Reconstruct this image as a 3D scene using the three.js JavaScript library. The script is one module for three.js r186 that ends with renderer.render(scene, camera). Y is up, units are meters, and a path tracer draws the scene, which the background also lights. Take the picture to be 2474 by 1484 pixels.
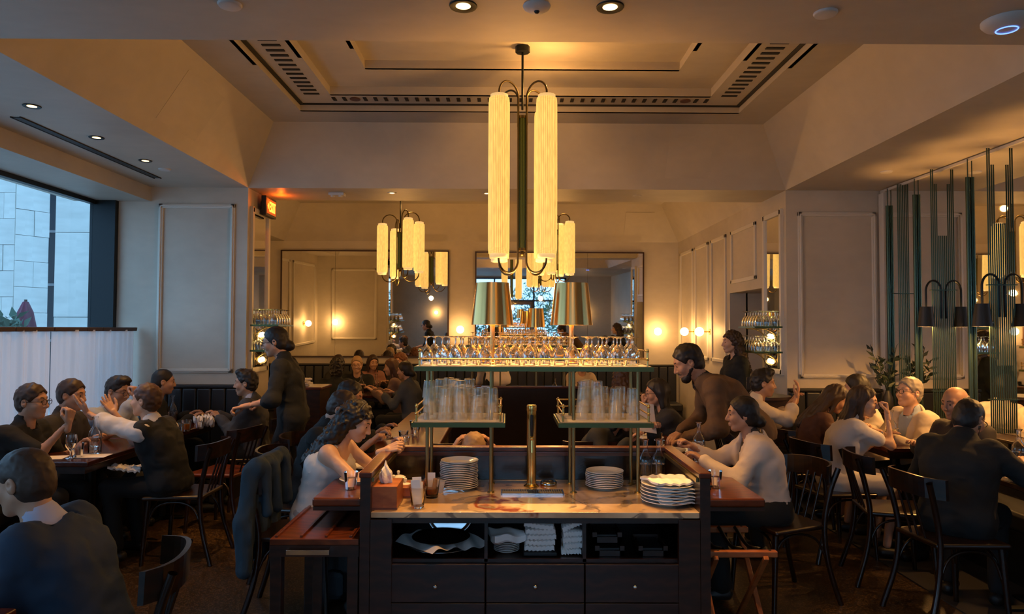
import * as THREE from 'three';
import { RoundedBoxGeometry } from 'three/addons/geometries/RoundedBoxGeometry.js';
import { mergeGeometries, mergeVertices } from 'three/addons/utils/BufferGeometryUtils.js';
import { RectAreaLightUniformsLib } from 'three/addons/lights/RectAreaLightUniformsLib.js';
import { TextGeometry } from 'three/addons/geometries/TextGeometry.js';
import { FontLoader } from 'three/addons/loaders/FontLoader.js';

// ------------------------------------------------------------------ camera, sky, exposure
const scene = new THREE.Scene();
const renderer = new THREE.WebGLRenderer({ antialias: true });
renderer.toneMapping = THREE.LinearToneMapping;
renderer.toneMappingExposure = 1.0;
renderer.shadowMap.enabled = true;
RectAreaLightUniformsLib.init();
const EYE = 1.62, FOCAL = 1700;                       // eye height in metres, focal length for a 2474 x 1484 frame
const camera = new THREE.PerspectiveCamera(2 * Math.atan(742 / FOCAL) * 180 / Math.PI, 2474 / 1484, 0.1, 120);
camera.position.set(0, EYE, 0);
camera.rotation.order = 'YXZ';
camera.rotation.set(Math.atan(53 / FOCAL), -Math.atan(12 / FOCAL), 0.0035);
// dusk sky: an even, overcast blue
scene.background = new THREE.Color().setRGB(0.32, 0.60, 0.93);
scene.backgroundIntensity = 3.3;

// ------------------------------------------------------------------ light levels
const WARM = new THREE.Color().setRGB(1.0, 0.47, 0.125);
const WARM_SOFT = new THREE.Color().setRGB(1.0, 0.51, 0.155);
const LV = { chandelier: 1.0, globe: 1.0, table_lamp: 1.0, spot: 1.0 };

// ------------------------------------------------------------------ helpers
// the room is measured by width x, height y and depth d from the camera's place (z = -d)
const V3 = (x, y, z) => new THREE.Vector3(x, y, z);
const X = (px, d) => (px - 1225) * d / FOCAL, Y = (py, d) => EYE + (795 - py) * d / FOCAL;
const used = {};
function numbered(n) { const k = used[n] = (used[n] ?? -1) + 1; return k ? n + '_' + String(k).padStart(3, '0') : n; }
let seed = 7; function rnd() { seed = (seed * 1664525 + 1013904223) >>> 0; return seed / 4294967296; }
const rr = (a, b) => a + (b - a) * rnd();

function metric(g) {                                  // uv in metres, by the way each face points
  g.computeBoundingBox(); const p = g.attributes.position, n = g.attributes.normal, uv = new Float32Array(p.count * 2);
  for (let i = 0; i < p.count; i++) {
    const ax = Math.abs(n.getX(i)), ay = Math.abs(n.getY(i)), az = Math.abs(n.getZ(i));
    if (ay >= ax && ay >= az) { uv[2 * i] = p.getX(i); uv[2 * i + 1] = p.getZ(i); }
    else if (ax >= az) { uv[2 * i] = p.getZ(i); uv[2 * i + 1] = p.getY(i); }
    else { uv[2 * i] = p.getX(i); uv[2 * i + 1] = p.getY(i); }
  }
  g.setAttribute('uv', new THREE.BufferAttribute(uv, 2)); return g;
}
function box(w, h, t, x = 0, y = 0, z = 0, r = 0) {
  const g = r ? new RoundedBoxGeometry(w, h, t, 2, Math.min(r, w / 2.01, h / 2.01, t / 2.01)) : new THREE.BoxGeometry(w, h, t);
  g.translate(x, y, z); return metric(g);
}
const bx = (x0, x1, y0, y1, d0, d1, r = 0) => box(Math.abs(x1 - x0), Math.abs(y1 - y0), Math.abs(d1 - d0), (x0 + x1) / 2, (y0 + y1) / 2, -(d0 + d1) / 2, r);
function cyl(r0, r1, h, x = 0, y = 0, z = 0, seg = 20) { const g = new THREE.CylinderGeometry(r1, r0, h, seg); g.translate(x, y + h / 2, z); return g; } // r0 at the foot
function lathe(pts, seg = 24) { return new THREE.LatheGeometry(pts.map(([a, b]) => new THREE.Vector2(a, b)), seg); }
function tube(pts, r, seg = 24, rs = 8, closed = false) {
  return new THREE.TubeGeometry(new THREE.CatmullRomCurve3(pts.map((p) => p.isVector3 ? p : V3(...p)), closed, 'catmullrom', 0.5), seg, r, rs, closed);
}
function bar(a, b, r, seg = 10, r2 = r) {              // straight round bar between two points
  const A = V3(...a), Bv = V3(...b), d = Bv.clone().sub(A), g = new THREE.CylinderGeometry(r2, r, d.length(), seg);
  g.applyQuaternion(new THREE.Quaternion().setFromUnitVectors(V3(0, 1, 0), d.clone().normalize())); g.translate(...A.add(Bv).multiplyScalar(0.5).toArray()); return g;
}
function ball(r, x = 0, y = 0, z = 0, s = 16) { const g = new THREE.SphereGeometry(r, s, Math.max(6, s * 0.7 | 0)); g.translate(x, y, z); return g; }
function merge(list) {
  const g = mergeGeometries(list.map((k) => { const c = k.index ? k.toNonIndexed() : k.clone(); for (const a of Object.keys(c.attributes)) if (!['position', 'normal', 'uv'].includes(a)) c.deleteAttribute(a); if (!c.attributes.uv) c.setAttribute('uv', new THREE.BufferAttribute(new Float32Array(c.attributes.position.count * 2), 2)); return c; }));
  return g;
}
function hull(pts, faces) {                            // flat-faced solid from corner points and polygon faces
  const pos = []; for (const f of faces) for (let i = 1; i + 1 < f.length; i++) for (const k of [f[0], f[i], f[i + 1]]) pos.push(...pts[k]);
  const g = new THREE.BufferGeometry(); g.setAttribute('position', new THREE.Float32BufferAttribute(pos, 3)); g.computeVertexNormals(); return metric(g);
}
function prism(profile, x0, x1, axis = 'x') {          // profile [[d,y]...] swept along x, or [[x,y]...] swept along depth
  const n = profile.length, pts = [], faces = [];
  for (const e of [x0, x1]) for (const [a, b] of profile) pts.push(axis === 'x' ? [e, b, -a] : [a, b, -e]);
  faces.push([...Array(n).keys()], [...Array(n).keys()].map((i) => 2 * n - 1 - i));
  for (let i = 0; i < n; i++) { const j = (i + 1) % n; faces.push([i, n + i, n + j, j]); }
  return hull(pts, faces);
}
function add(o) { o.castShadow = o.receiveShadow = true; return o; }
function part(name, geo, mat, parent) { const m = add(new THREE.Mesh(geo, mat)); m.name = name; parent.add(m); return m; }
function thing(name, label, category, [x, y, d] = [0, 0, 0], turn = 0, group) {
  const o = new THREE.Group(); o.name = numbered(name); o.position.set(x, y, -d); o.rotation.y = turn; o.userData = { label, category }; if (group) o.userData.group = group;
  scene.add(o); return o;
}
function single(name, geo, mat, label, category, [x, y, d] = [0, 0, 0], turn = 0, group) {
  const m = add(new THREE.Mesh(geo, mat)); m.name = numbered(name); m.position.set(x, y, -d); m.rotation.y = turn; m.userData = { label, category }; if (group) m.userData.group = group;
  scene.add(m); return m;
}
function copy(o, [x, y, d], turn, label, group) {
  const c = o.clone(); c.name = numbered(o.name.replace(/_\d{3}$/, '')); c.position.set(x, y, -d); if (turn !== undefined) c.rotation.y = turn;
  c.userData = { ...o.userData }; if (label) c.userData.label = label; if (group) c.userData.group = group; scene.add(c); return c;
}
function struct(name, geo, mat, label) { const m = add(new THREE.Mesh(geo, mat)); m.name = numbered(name); m.userData = { kind: 'structure', label: label ?? name.replace(/_/g, ' '), category: 'structure' }; scene.add(m); return m; }
function shadowed(l, r = 1) { l.castShadow = true; l.shadow.radius = r; l.shadow.mapSize.set(512, 512); l.shadow.bias = -0.001; return l; }
function point(x, y, d, power, color = WARM, r = 2) { const l = shadowed(new THREE.PointLight(color, power, 0, 2), r); l.position.set(x, y, -d); scene.add(l); return l; }
function spot(x, y, d, tx, ty, td, power, angle, color = WARM, r = 2, pen = 0.6) {
  const l = shadowed(new THREE.SpotLight(color, power, 0, angle, pen, 2), r); l.position.set(x, y, -d); l.target.position.set(tx, ty, -td); scene.add(l, l.target); return l;
}

// ------------------------------------------------------------------ textures
function hash(x, y, s) { let h = Math.imul(x, 374761393) ^ Math.imul(y, 668265263) ^ Math.imul(s, 2246822519); h = Math.imul(h ^ (h >>> 13), 1274126177); return ((h ^ (h >>> 16)) >>> 0) / 4294967296; }
function tnoise(u, v, n, s) {                          // tileable value noise, n cells a side
  const x = u * n, y = v * n, xi = Math.floor(x), yi = Math.floor(y), fx = x - xi, fy = y - yi, sx = fx * fx * (3 - 2 * fx), sy = fy * fy * (3 - 2 * fy);
  const w = (k) => ((k % n) + n) % n, a = hash(w(xi), w(yi), s), b = hash(w(xi + 1), w(yi), s), c = hash(w(xi), w(yi + 1), s), d = hash(w(xi + 1), w(yi + 1), s);
  return a + (b - a) * sx + (c - a) * sy + (a - b - c + d) * sx * sy;
}
function fbm(u, v, n, o, s) { let a = 0.5, t = 0, m = 0; for (let i = 0; i < o; i++) { t += a * tnoise(u, v, n, s + i); m += a; a *= 0.5; n *= 2; } return t / m; }
function texture(size, f, srgb = true, metres = 1) {
  const d = new Uint8Array(size * size * 4);
  for (let y = 0; y < size; y++) for (let x = 0; x < size; x++) { const c = f(x / size, y / size), i = (y * size + x) * 4; for (let k = 0; k < 3; k++) d[i + k] = Math.max(0, Math.min(255, c[k] ?? c[0])); d[i + 3] = 255; }
  const t = new THREE.DataTexture(d, size, size); t.wrapS = t.wrapT = THREE.RepeatWrapping; t.magFilter = THREE.LinearFilter; t.minFilter = THREE.LinearMipmapLinearFilter; t.generateMipmaps = true;
  if (srgb) t.colorSpace = THREE.SRGBColorSpace; t.repeat.set(1 / metres, 1 / metres); t.needsUpdate = true; return t;
}
const mixc = (a, b, t) => a.map((k, i) => k + (b[i] - k) * t), sstep = (a, b, x) => { x = Math.max(0, Math.min(1, (x - a) / (b - a))); return x * x * (3 - 2 * x); };
const plasterMap = texture(512, (u, v) => { const n = fbm(u, v, 5, 5, 3), m = fbm(u, v * 2, 24, 3, 9); const k = 205 + 26 * (n - 0.5) + 8 * (m - 0.5); return [k * 1.0, k * 0.965, k * 0.9]; }, true, 2.2);
const woodTone = (a, b, s, ring = 13) => texture(512, (u, v) => { const w = fbm(u, v, 4, 4, s), g = tnoise(u * 1, v, 2, s + 5); const line = 0.5 + 0.5 * Math.sin((v * ring + w * 2.6 + 0.8 * g) * 6.283); const fine = fbm(u * 0.25 % 1, v, 96, 2, s + 8); return mixc(a, b, Math.min(1, 0.55 * line * (0.5 + w) + 0.5 * fine)); }, true, 0.8);
const woodDarkMap = woodTone([30, 18, 12], [70, 40, 25], 31), woodMidMap = woodTone([92, 42, 20], [150, 78, 40], 47), woodPaleMap = woodTone([150, 82, 42], [196, 120, 66], 53, 7);
const floorMap = texture(1024, (u, v) => {             // terrazzo: stone chips in a brown matrix
  let c = mixc([70, 58, 46], [98, 80, 62], fbm(u, v, 12, 4, 5));
  for (const [n, s, lo, tone] of [[46, 61, 0.34, [150, 128, 100]], [70, 62, 0.30, [38, 31, 27]], [96, 63, 0.32, [178, 152, 118]], [140, 64, 0.34, [54, 42, 34]]]) {
    const x = u * n, y = v * n; let best = 9, id = 0;
    for (let j = -1; j < 2; j++) for (let i = -1; i < 2; i++) { const cx = Math.floor(x) + i, cy = Math.floor(y) + j, wx = ((cx % n) + n) % n, wy = ((cy % n) + n) % n; const dx = cx + hash(wx, wy, s) - x, dy = cy + hash(wx, wy, s + 40) - y, r = 0.5 + hash(wx, wy, s + 80); const d = Math.hypot(dx * r, dy * (1.6 - 0.6 * r)); if (d < best) { best = d; id = hash(wx, wy, s + 120); } }
    if (id > 0.55) c = mixc(c, tone, sstep(lo, lo - 0.07, best) * (0.45 + 0.5 * id));
  }
  return c;
}, true, 1.1);
const marbleMap = texture(1024, (u, v) => {            // cream slab, grey-brown drift, rust veins
  const w = fbm(u, v, 4, 5, 71), q = fbm(u, v, 9, 4, 83), s = u * 2 + v * 1.0;
  let c = mixc([226, 205, 170], [176, 150, 118], sstep(0.35, 0.7, w));
  c = mixc(c, [112, 98, 86], 0.75 * sstep(0.62, 0.95, 0.5 + 0.5 * Math.sin((s * 3 + w * 3.4) * 6.283)) * sstep(0.42, 0.6, q));
  const vein = (o, k, t) => { const e = Math.abs(((u * 1.0 - v * 0.34 + 0.17 * (w - 0.5) * 2 + 0.05 * (q - 0.5) + o) % 1 + 1) % 1 - 0.5); return sstep(t, 0, e) * k; };
  c = mixc(c, [128, 54, 22], vein(0.723, 0.95, 0.024) * sstep(0.3, 0.5, q)); c = mixc(c, [150, 70, 28], vein(0.662, 0.9, 0.04) * sstep(0.44, 0.6, q));
  c = mixc(c, [92, 80, 74], vein(0.30, 0.7, 0.01)); return c;
}, true, 1.1);
const stoneMap = texture(512, (u, v) => { const k = 206 + 22 * (fbm(u, v, 6, 5, 91) - 0.5) + 16 * (fbm(u * 0.2 % 1, v, 40, 2, 95) - 0.5); return [k, k * 0.99, k * 0.95]; }, true, 2.5);
const clothMap = texture(256, (u, v) => { const k = 128 + 50 * Math.sin(u * 6.283 * 42) + 50 * Math.sin(v * 6.283 * 42) + 30 * (fbm(u, v, 32, 2, 15) - 0.5); return [k]; }, false, 0.12);
const linerMap = texture(128, (u, v) => { const a = Math.max(Math.abs(Math.sin(u * 25.13)), Math.abs(Math.sin(v * 25.13))); const k = a > 0.75 ? 235 : 120; return [k, k * 0.97, k * 0.9]; }, true, 0.03);

// ------------------------------------------------------------------ materials
const std = (r, g, b, rough = 0.7, o = {}) => new THREE.MeshStandardMaterial({ color: new THREE.Color().setRGB(r, g, b), roughness: rough, ...o });
const phy = (r, g, b, rough, o = {}) => new THREE.MeshPhysicalMaterial({ color: new THREE.Color().setRGB(r, g, b), roughness: rough, ...o });
const M = {
  plaster: std(0.86, 0.84, 0.8, 0.55, { map: plasterMap }),
  ceiling: std(0.82, 0.8, 0.77, 0.5, { map: plasterMap }),
  trim: std(0.62, 0.58, 0.5, 0.5),
  floor: phy(0.42, 0.37, 0.33, 0.3, { map: floorMap }),
  floorShade: std(0.018, 0.016, 0.016, 0.95),  // near-black colour standing in for shade on the floor
  mirror: std(0.86, 0.86, 0.85, 0.015, { metalness: 1 }),
  mirrorFrame: std(0.04, 0.018, 0.01, 0.4),
  black: std(0.01, 0.01, 0.011, 0.5),
  blackMetal: std(0.014, 0.018, 0.02, 0.45, { metalness: 0.6 }),
  leather: phy(0.012, 0.014, 0.018, 0.38, { clearcoat: 0.15, clearcoatRoughness: 0.4 }),
  woodDark: phy(0.55, 0.5, 0.48, 0.38, { map: woodDarkMap, clearcoat: 0.25, clearcoatRoughness: 0.25 }),
  woodMid: phy(0.5, 0.46, 0.44, 0.3, { map: woodMidMap, clearcoat: 0.5, clearcoatRoughness: 0.15 }),
  woodPale: phy(0.8, 0.74, 0.7, 0.4, { map: woodPaleMap, clearcoat: 0.2, clearcoatRoughness: 0.3 }),
  glossPanel: phy(0.016, 0.008, 0.004, 0.22, { clearcoat: 0.25, clearcoatRoughness: 0.06 }),
  marble: phy(0.9, 0.88, 0.84, 0.16, { map: marbleMap, clearcoat: 0.3, clearcoatRoughness: 0.08 }),
  brass: std(0.72, 0.48, 0.16, 0.24, { metalness: 1 }),
  brassBrushed: phy(0.74, 0.48, 0.17, 0.27, { metalness: 1, anisotropy: 0.85, anisotropyRotation: Math.PI / 2 }),
  bronze: std(0.10, 0.075, 0.035, 0.45, { metalness: 0.9 }),
  brassAged: std(0.30, 0.23, 0.10, 0.35, { metalness: 1 }),
  greenMetal: std(0.085, 0.115, 0.05, 0.38, { metalness: 0.85 }),
  steel: std(0.55, 0.56, 0.57, 0.18, { metalness: 1 }),
  china: phy(0.86, 0.84, 0.8, 0.12, { clearcoat: 0.6, clearcoatRoughness: 0.05 }),
  linen: std(0.80, 0.78, 0.76, 0.85),
  paper: std(0.82, 0.80, 0.78, 0.8),
  liner: phy(0.9, 0.88, 0.82, 0.9, { map: linerMap, transmission: 0.5, thickness: 0 }),
  glass: phy(1, 1, 1, 0.0, { transmission: 1, thickness: 0.01, ior: 1.48 }),
  tumblerGlass: phy(0.97, 0.93, 0.82, 0.06, { transmission: 0.8, thickness: 0, ior: 1.45 }),
  shelfGlass: phy(0.82, 0.95, 0.86, 0.02, { transmission: 1, thickness: 0, ior: 1.5 }),
  pane: phy(0.95, 0.98, 1, 0.0, { transmission: 1, thickness: 0, ior: 1.45 }),
  water: phy(1, 1, 1, 0.0, { transmission: 1, thickness: 0.01, ior: 1.33 }),
  curtain: phy(0.78, 0.79, 0.8, 0.95, { transmission: 0.35, thickness: 0 }),
  stone: std(0.80, 0.82, 0.82, 0.8, { map: stoneMap }),
  stoneDark: std(0.03, 0.05, 0.07, 0.15),
  globe: std(0.9, 0.85, 0.75, 0.4, { emissive: new THREE.Color().setRGB(1.0, 0.72, 0.40), emissiveIntensity: 5 }),
  bulb: std(0.9, 0.8, 0.6, 0.4, { emissive: new THREE.Color().setRGB(1.0, 0.62, 0.22), emissiveIntensity: 8 }),
  lens: std(0.9, 0.8, 0.6, 0.4, { emissive: new THREE.Color().setRGB(1.0, 0.6, 0.25), emissiveIntensity: 4 }),
  plastic: std(0.6, 0.58, 0.55, 0.5),
};
// ================================================================== the room
const CEIL = 3.0, BACK = 11.27, XL = -2.55, XR = 2.75, DF = 3.34, DP = 6.9, DB = 7.57, MIR = 3.69;
struct('floor', bx(-4.3, 4.1, -0.12, 0, -2.9, 11.6), M.floor, 'brown speckled terrazzo floor');
struct('floor_shade_strip', bx(2.62, MIR, 0.0, 0.008, 1.0, 6.86), M.floorShade, 'dark floor strip standing for shade along the mirrored wall');  // shade on this side of the floor, laid in as a dark strip
const wallBack = struct('wall_back', bx(-4.3, 3.0, 0, 4.1, BACK, BACK + 0.22), M.plaster, 'cream plaster back wall with mirrors');
const wallRightBack = struct('wall_right_back', merge([bx(XR, XR + 0.22, 0, 4.1, 8.66, BACK), bx(XR, XR + 0.22, 2.07, 4.1, DB, 8.66), bx(3.45, 3.65, 0, 4.1, DB - 0.3, 9.0), bx(XR + 0.2, 3.5, 0, 4.1, 8.66, 8.9), bx(XR + 0.2, 3.5, 2.07, 2.3, DB, 8.7)]), M.plaster, 'cream panelled wall with a low passage');
const pillarRight = struct('pillar_right', bx(XR, MIR + 0.2, 0, 4.1, DP, DB), M.plaster, 'cream panelled pillar beside the mirrored wall');
const pillarLeft = struct('pillar_left', bx(-4.05, XL, 0, 4.1, DP, DB), M.plaster, 'cream panelled pillar beside the window');
struct('wall_right', bx(MIR, MIR + 0.2, 0, 4.1, -2.9, DP), M.plaster, 'wall behind the tall mirror');
const wallLeftBack = struct('wall_left_back', bx(-4.25, -4.0, 0, 4.1, DB, BACK), M.plaster, 'plain cream side wall behind the window pillar');
struct('wall_left', merge([bx(-4.25, -4.02, 0, 0.6, -2.9, DP), bx(-4.25, -4.02, 2.86, 4.1, -2.9, DP), bx(-4.25, -4.02, 0.6, 2.86, -2.9, -1.2)]), M.plaster, 'window wall below and above the glass');
struct('bulkhead_left', bx(-4.02, -3.5, 2.86, 3.6, -2.7, DP), M.ceiling, 'plaster bulkhead above the window');
// ceiling: flat soffits round a stepped coffer, and a second coffer over the back of the room
const CX0 = -2.19, CX1 = 2.40, CD0 = 3.70, CD1 = 6.54, H2 = 3.55;                       // top of the sloping sides
const ringAt = (x0, x1, d0, d1, X0, X1, D0, D1, y, t = 0.03) => [bx(X0, x0, y, y + t, D0, D1), bx(x1, X1, y, y + t, D0, D1), bx(x0, x1, y, y + t, D0, d0), bx(x0, x1, y, y + t, d1, D1)];
const lipAt = (a0, a1, e0, e1, y0, y1, t = 0.03, x0 = a0 - 0.002, x1 = a1 + 0.002, d0 = e0 - 0.002, d1 = e1 + 0.002) => [bx(x0 - t, x0, y0, y1, d0 - t, d1 + t), bx(x1, x1 + t, y0, y1, d0 - t, d1 + t), bx(x0, x1, y0, y1, d0 - t, d0), bx(x0, x1, y0, y1, d1, d1 + t)];
function slopes(x0, x1, d0, d1, y0, X0, X1, D0, D1, y1) {
  const a = [[x0, y0, -d0], [x1, y0, -d0], [x1, y0, -d1], [x0, y0, -d1], [X0, y1, -D0], [X1, y1, -D0], [X1, y1, -D1], [X0, y1, -D1]];
  const out = [[0, 1, 5, 4], [1, 2, 6, 5], [2, 3, 7, 6], [3, 0, 4, 7]];
  return out.map((f) => { const q = f.map((k) => a[k]), cx = (x0 + x1) / 2, cz = -(d0 + d1) / 2; const back = q.map(([x, y, z]) => [x + Math.sign(x - cx) * 0.05, y + 0.05, z + Math.sign(z - cz) * 0.05]);
    return hull([...q, ...back], [[0, 1, 2, 3], [7, 6, 5, 4], [0, 4, 5, 1], [1, 5, 6, 2], [2, 6, 7, 3], [3, 7, 4, 0]]); });
}
const R1 = [-1.84, 2.06, 4.05, 6.19], R2 = [-1.51, 1.73, 4.32, 5.92], R3 = [-1.13, 1.36, 4.74, 5.5];
const ceiling = struct('ceiling', merge([
  bx(-3.55, XL, CEIL, CEIL + 0.1, -2.7, DP), bx(XR, MIR + 0.05, CEIL, CEIL + 0.1, -2.7, DP), bx(XL, XR, CEIL, CEIL + 0.1, -2.7, DF), bx(XL, XR, CEIL, CEIL + 0.1, DP, DB),
  bx(-4.3, MIR + 0.3, 4.0, 4.2, -2.9, 11.6),
  ...slopes(XL, XR, DF, DP, CEIL, CX0, CX1, CD0, CD1, H2),
  ...ringAt(...R1, CX0 - 0.03, CX1 + 0.03, CD0 - 0.03, CD1 + 0.03, H2), ...lipAt(...R1, H2, H2 + 0.055),
  ...ringAt(...R2, R1[0] - 0.02, R1[1] + 0.02, R1[2] - 0.02, R1[3] + 0.02, 3.605), ...lipAt(...R2, 3.605, 3.675),
  ...ringAt(...R3, R2[0] - 0.02, R2[1] + 0.02, R2[2] - 0.02, R2[3] + 0.02, 3.675), ...lipAt(...R3, 3.675, 3.74),
  bx(R3[0] - 0.05, R3[1] + 0.05, 3.74, 3.78, R3[2] - 0.05, R3[3] + 0.05),
]), M.ceiling, 'stepped coffer ceiling of cream plaster');
part('shadow_gap', merge([bx(R1[0], R1[0] + 0.035, 3.598, 3.606, R1[2], R1[3]), bx(R1[1] - 0.035, R1[1], 3.598, 3.606, R1[2], R1[3]), bx(R1[0], R1[1], 3.598, 3.606, R1[3] - 0.035, R1[3]), bx(R1[0], R1[1], 3.598, 3.606, R1[2], R1[2] + 0.035)]), M.black, ceiling);
{ // air slots in the ring, each its own piece
  const across = box(0.03, 0.008, 0.085), along = box(0.13, 0.008, 0.03), slot = std(0.008, 0.008, 0.009, 0.6);
  const put = (g, x, d) => { const m = part('air_slot', g, slot, ceiling); m.position.set(x, 3.603, -d); };
  for (let i = 0; i < 37; i++) { if (i === 2 || i === 34) continue; put(across, -1.5 + i * (3.22 / 36), 6.035); }
  for (let i = 0; i < 17; i++) { put(along, -1.66, 4.42 + i * 0.0925); put(along, 1.88, 4.42 + i * 0.0925); }
  const disc = cyl(0.045, 0.045, 0.012, 0, 0, 0, 20), rust = std(0.12, 0.05, 0.03, 0.5);
  for (const x of [-1.32, 1.54]) { const m = part('recessed_light_cover', disc, rust, ceiling); m.position.set(x, 3.597, -6.035); }
}
const BX0 = -3.57, BD0 = 8.02, BD1 = 10.92;
struct('ceiling_back', merge([bx(-4.1, BX0, CEIL + 0.02, CEIL + 0.1, DB, BACK), ...slopes(BX0, XR, DB, BACK, CEIL + 0.02, BX0 + 0.35, XR - 0.35, BD0, BD1, H2 + 0.02),
  bx(BX0, XR, H2 + 0.02, H2 + 0.06, DB, BACK + 0.05)]), M.ceiling, 'second plaster coffer over the back tables');
// panel mouldings: each panel's frame is one piece of its wall
function moldFront(parent, x0, x1, y0, y1, d, face = 1, w = 0.045) { const t = 0.02, e = face > 0 ? [d - t, d + 0.01] : [d - 0.01, d + t], i = 0.014, e2 = face > 0 ? [d - t * 1.5, d] : [d, d + t * 1.5];
  part('panel_molding', merge([bx(x0, x0 + w, y0, y1, ...e, 0.006), bx(x1 - w, x1, y0, y1, ...e, 0.006), bx(x0, x1, y0, y0 + w, ...e, 0.006), bx(x0, x1, y1 - w, y1, ...e, 0.006), bx(x0 + i, x0 + w - i, y0 + i, y1 - i, ...e2, 0.005), bx(x1 - w + i, x1 - i, y0 + i, y1 - i, ...e2, 0.005), bx(x0 + i, x1 - i, y0 + i, y0 + w - i, ...e2, 0.005), bx(x0 + i, x1 - i, y1 - w + i, y1 - i, ...e2, 0.005)]), M.trim, parent); }
function moldSide(parent, x, d0, d1, y0, y1, face, w = 0.045) { const t = 0.02, e = face > 0 ? [x - 0.01, x + t] : [x - t, x + 0.01];
  part('panel_molding', merge([bx(...e, y0, y1, d0, d0 + w, 0.006), bx(...e, y0, y1, d1 - w, d1, 0.006), bx(...e, y0, y0 + w, d0, d1, 0.006), bx(...e, y1 - w, y1, d0, d1, 0.006)]), M.trim, parent); }
moldFront(pillarLeft, X(383, DP), X(567, DP), Y(903, DP), Y(495, DP), DP);
moldFront(pillarRight, X(1931, DP), X(2122, DP), Y(912, DP), Y(508, DP), DP);
moldFront(pillarLeft, -3.7, -2.75, 1.25, 2.75, DB, -1);
moldSide(wallRightBack, XR, 7.72, 8.58, 2.18, 2.82, -1);
moldSide(wallRightBack, XR, 8.78, 9.42, 1.2, 2.82, -1); moldSide(wallRightBack, XR, 9.56, 10.24, 1.2, 2.82, -1); moldSide(wallRightBack, XR, 10.36, 11.1, 1.2, 2.82, -1);
moldSide(wallLeftBack, -4.0, 7.8, 9.3, 1.2, 2.82, 1); moldSide(wallLeftBack, -4.0, 9.5, 11.0, 1.2, 2.82, 1);
// faint access hatches in the plaster
function hatch(parent, x, y, d, ax, w, h, tilt) { const g = merge([box(w, h, 0.003)]); const m = part('access_hatch', g, M.ceiling, parent); m.rotation.order = 'YXZ'; m.rotation.set(tilt, ax, 0); m.position.set(x, y, -d); }
const tiltF = Math.atan2(0.36, 0.55);
hatch(ceiling, -2.37, 3.275, 5.25, Math.PI / 2, 0.62, 0.42, tiltF); hatch(ceiling, 1.75, 3.275, 6.72, 0, 0.42, 0.42, tiltF); hatch(wallBack, X(1545, 11.1), 3.29, 11.095, 0, 0.45, 0.4, tiltF);

// ------------------------------------------------------------------ mirrors
function paneled(name, label, x0, x1, y0, y1, d, seams) {                       // framed wall mirror of several panes, tipped a little forward
  const o = thing(name, label, 'mirror', [(x0 + x1) / 2, y0, d]); const w = x1 - x0, h = y1 - y0;
  const xs = [0, ...seams.map((s) => (s - x0) / w), 1];
  for (let i = 0; i + 1 < xs.length; i++) part('mirror_pane', box(w * (xs[i + 1] - xs[i]) - 0.003, h, 0.006, -w / 2 + w * (xs[i] + xs[i + 1]) / 2, h / 2, 0.012), M.mirror, o);
  part('frame', merge([box(0.022, h + 0.04, 0.035, -w / 2 - 0.011, h / 2, 0.005), box(0.022, h + 0.04, 0.035, w / 2 + 0.011, h / 2, 0.005), box(w + 0.04, 0.022, 0.035, 0, -0.011, 0.005), box(w + 0.04, 0.022, 0.035, 0, h + 0.011, 0.005)]), M.mirrorFrame, o);
  part('backing', box(w, h, 0.008, 0, h / 2, -0.002), M.black, o);
  o.rotation.x = 0.018; o.position.z += 0.02; return o;
}
paneled('wall_mirror', 'wide dark-framed mirror on the back wall, behind the twin-shade chandelier', X(684, BACK), X(1082, BACK), Y(861, BACK), Y(610, BACK), BACK, [X(812, BACK), X(945, BACK)]);
paneled('wall_mirror', 'wide dark-framed mirror behind the brass lamps, centred on the glass rack', X(1151, BACK), X(1552, BACK), Y(861, BACK), Y(612, BACK), BACK, [X(1285, BACK), X(1419, BACK)]);
{ // tall mirror along the whole of the side wall
  const o = thing('mirrored_wall', 'tall mirror lining the side wall behind the fluted metal pipes', 'mirror', [MIR, 0.86, 4.8]);
  for (const [a, b] of [[1.6, 3.2], [3.203, 4.8], [4.803, 6.78]]) part('mirror_pane', box(0.006, CEIL - 0.87, b - a, -0.008, (CEIL - 0.87) / 2, 4.8 - (a + b) / 2), M.mirror, o);
  part('trim_strip', merge([box(0.03, CEIL - 0.9, 0.09, -0.012, (CEIL - 0.9) / 2, 4.8 - 6.84), box(0.02, 0.02, 5.2, -0.012, CEIL - 0.88, 0.6)]), M.trim, o);
}
for (const [s, x, lab] of [[1, XL, 'narrow pier mirror on the window pillar, behind glass shelves'], [-1, XR, 'narrow pier mirror on the pillar with the glass shelves by the passage']]) {
  const o = thing('pier_mirror', lab, 'mirror', [x, 1.2, 7.22]);
  part('mirror_pane', box(0.006, 1.56, 0.42, s * 0.008, 0.8, 0), M.mirror, o);
  part('frame', merge([box(0.03, 1.66, 0.045, s * 0.014, 0.8, 0.23), box(0.03, 1.66, 0.045, s * 0.014, 0.8, -0.23), box(0.03, 0.045, 0.48, s * 0.014, 1.6, 0), box(0.03, 0.045, 0.48, s * 0.014, 0.0, 0)]), M.trim, o);
}

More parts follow.
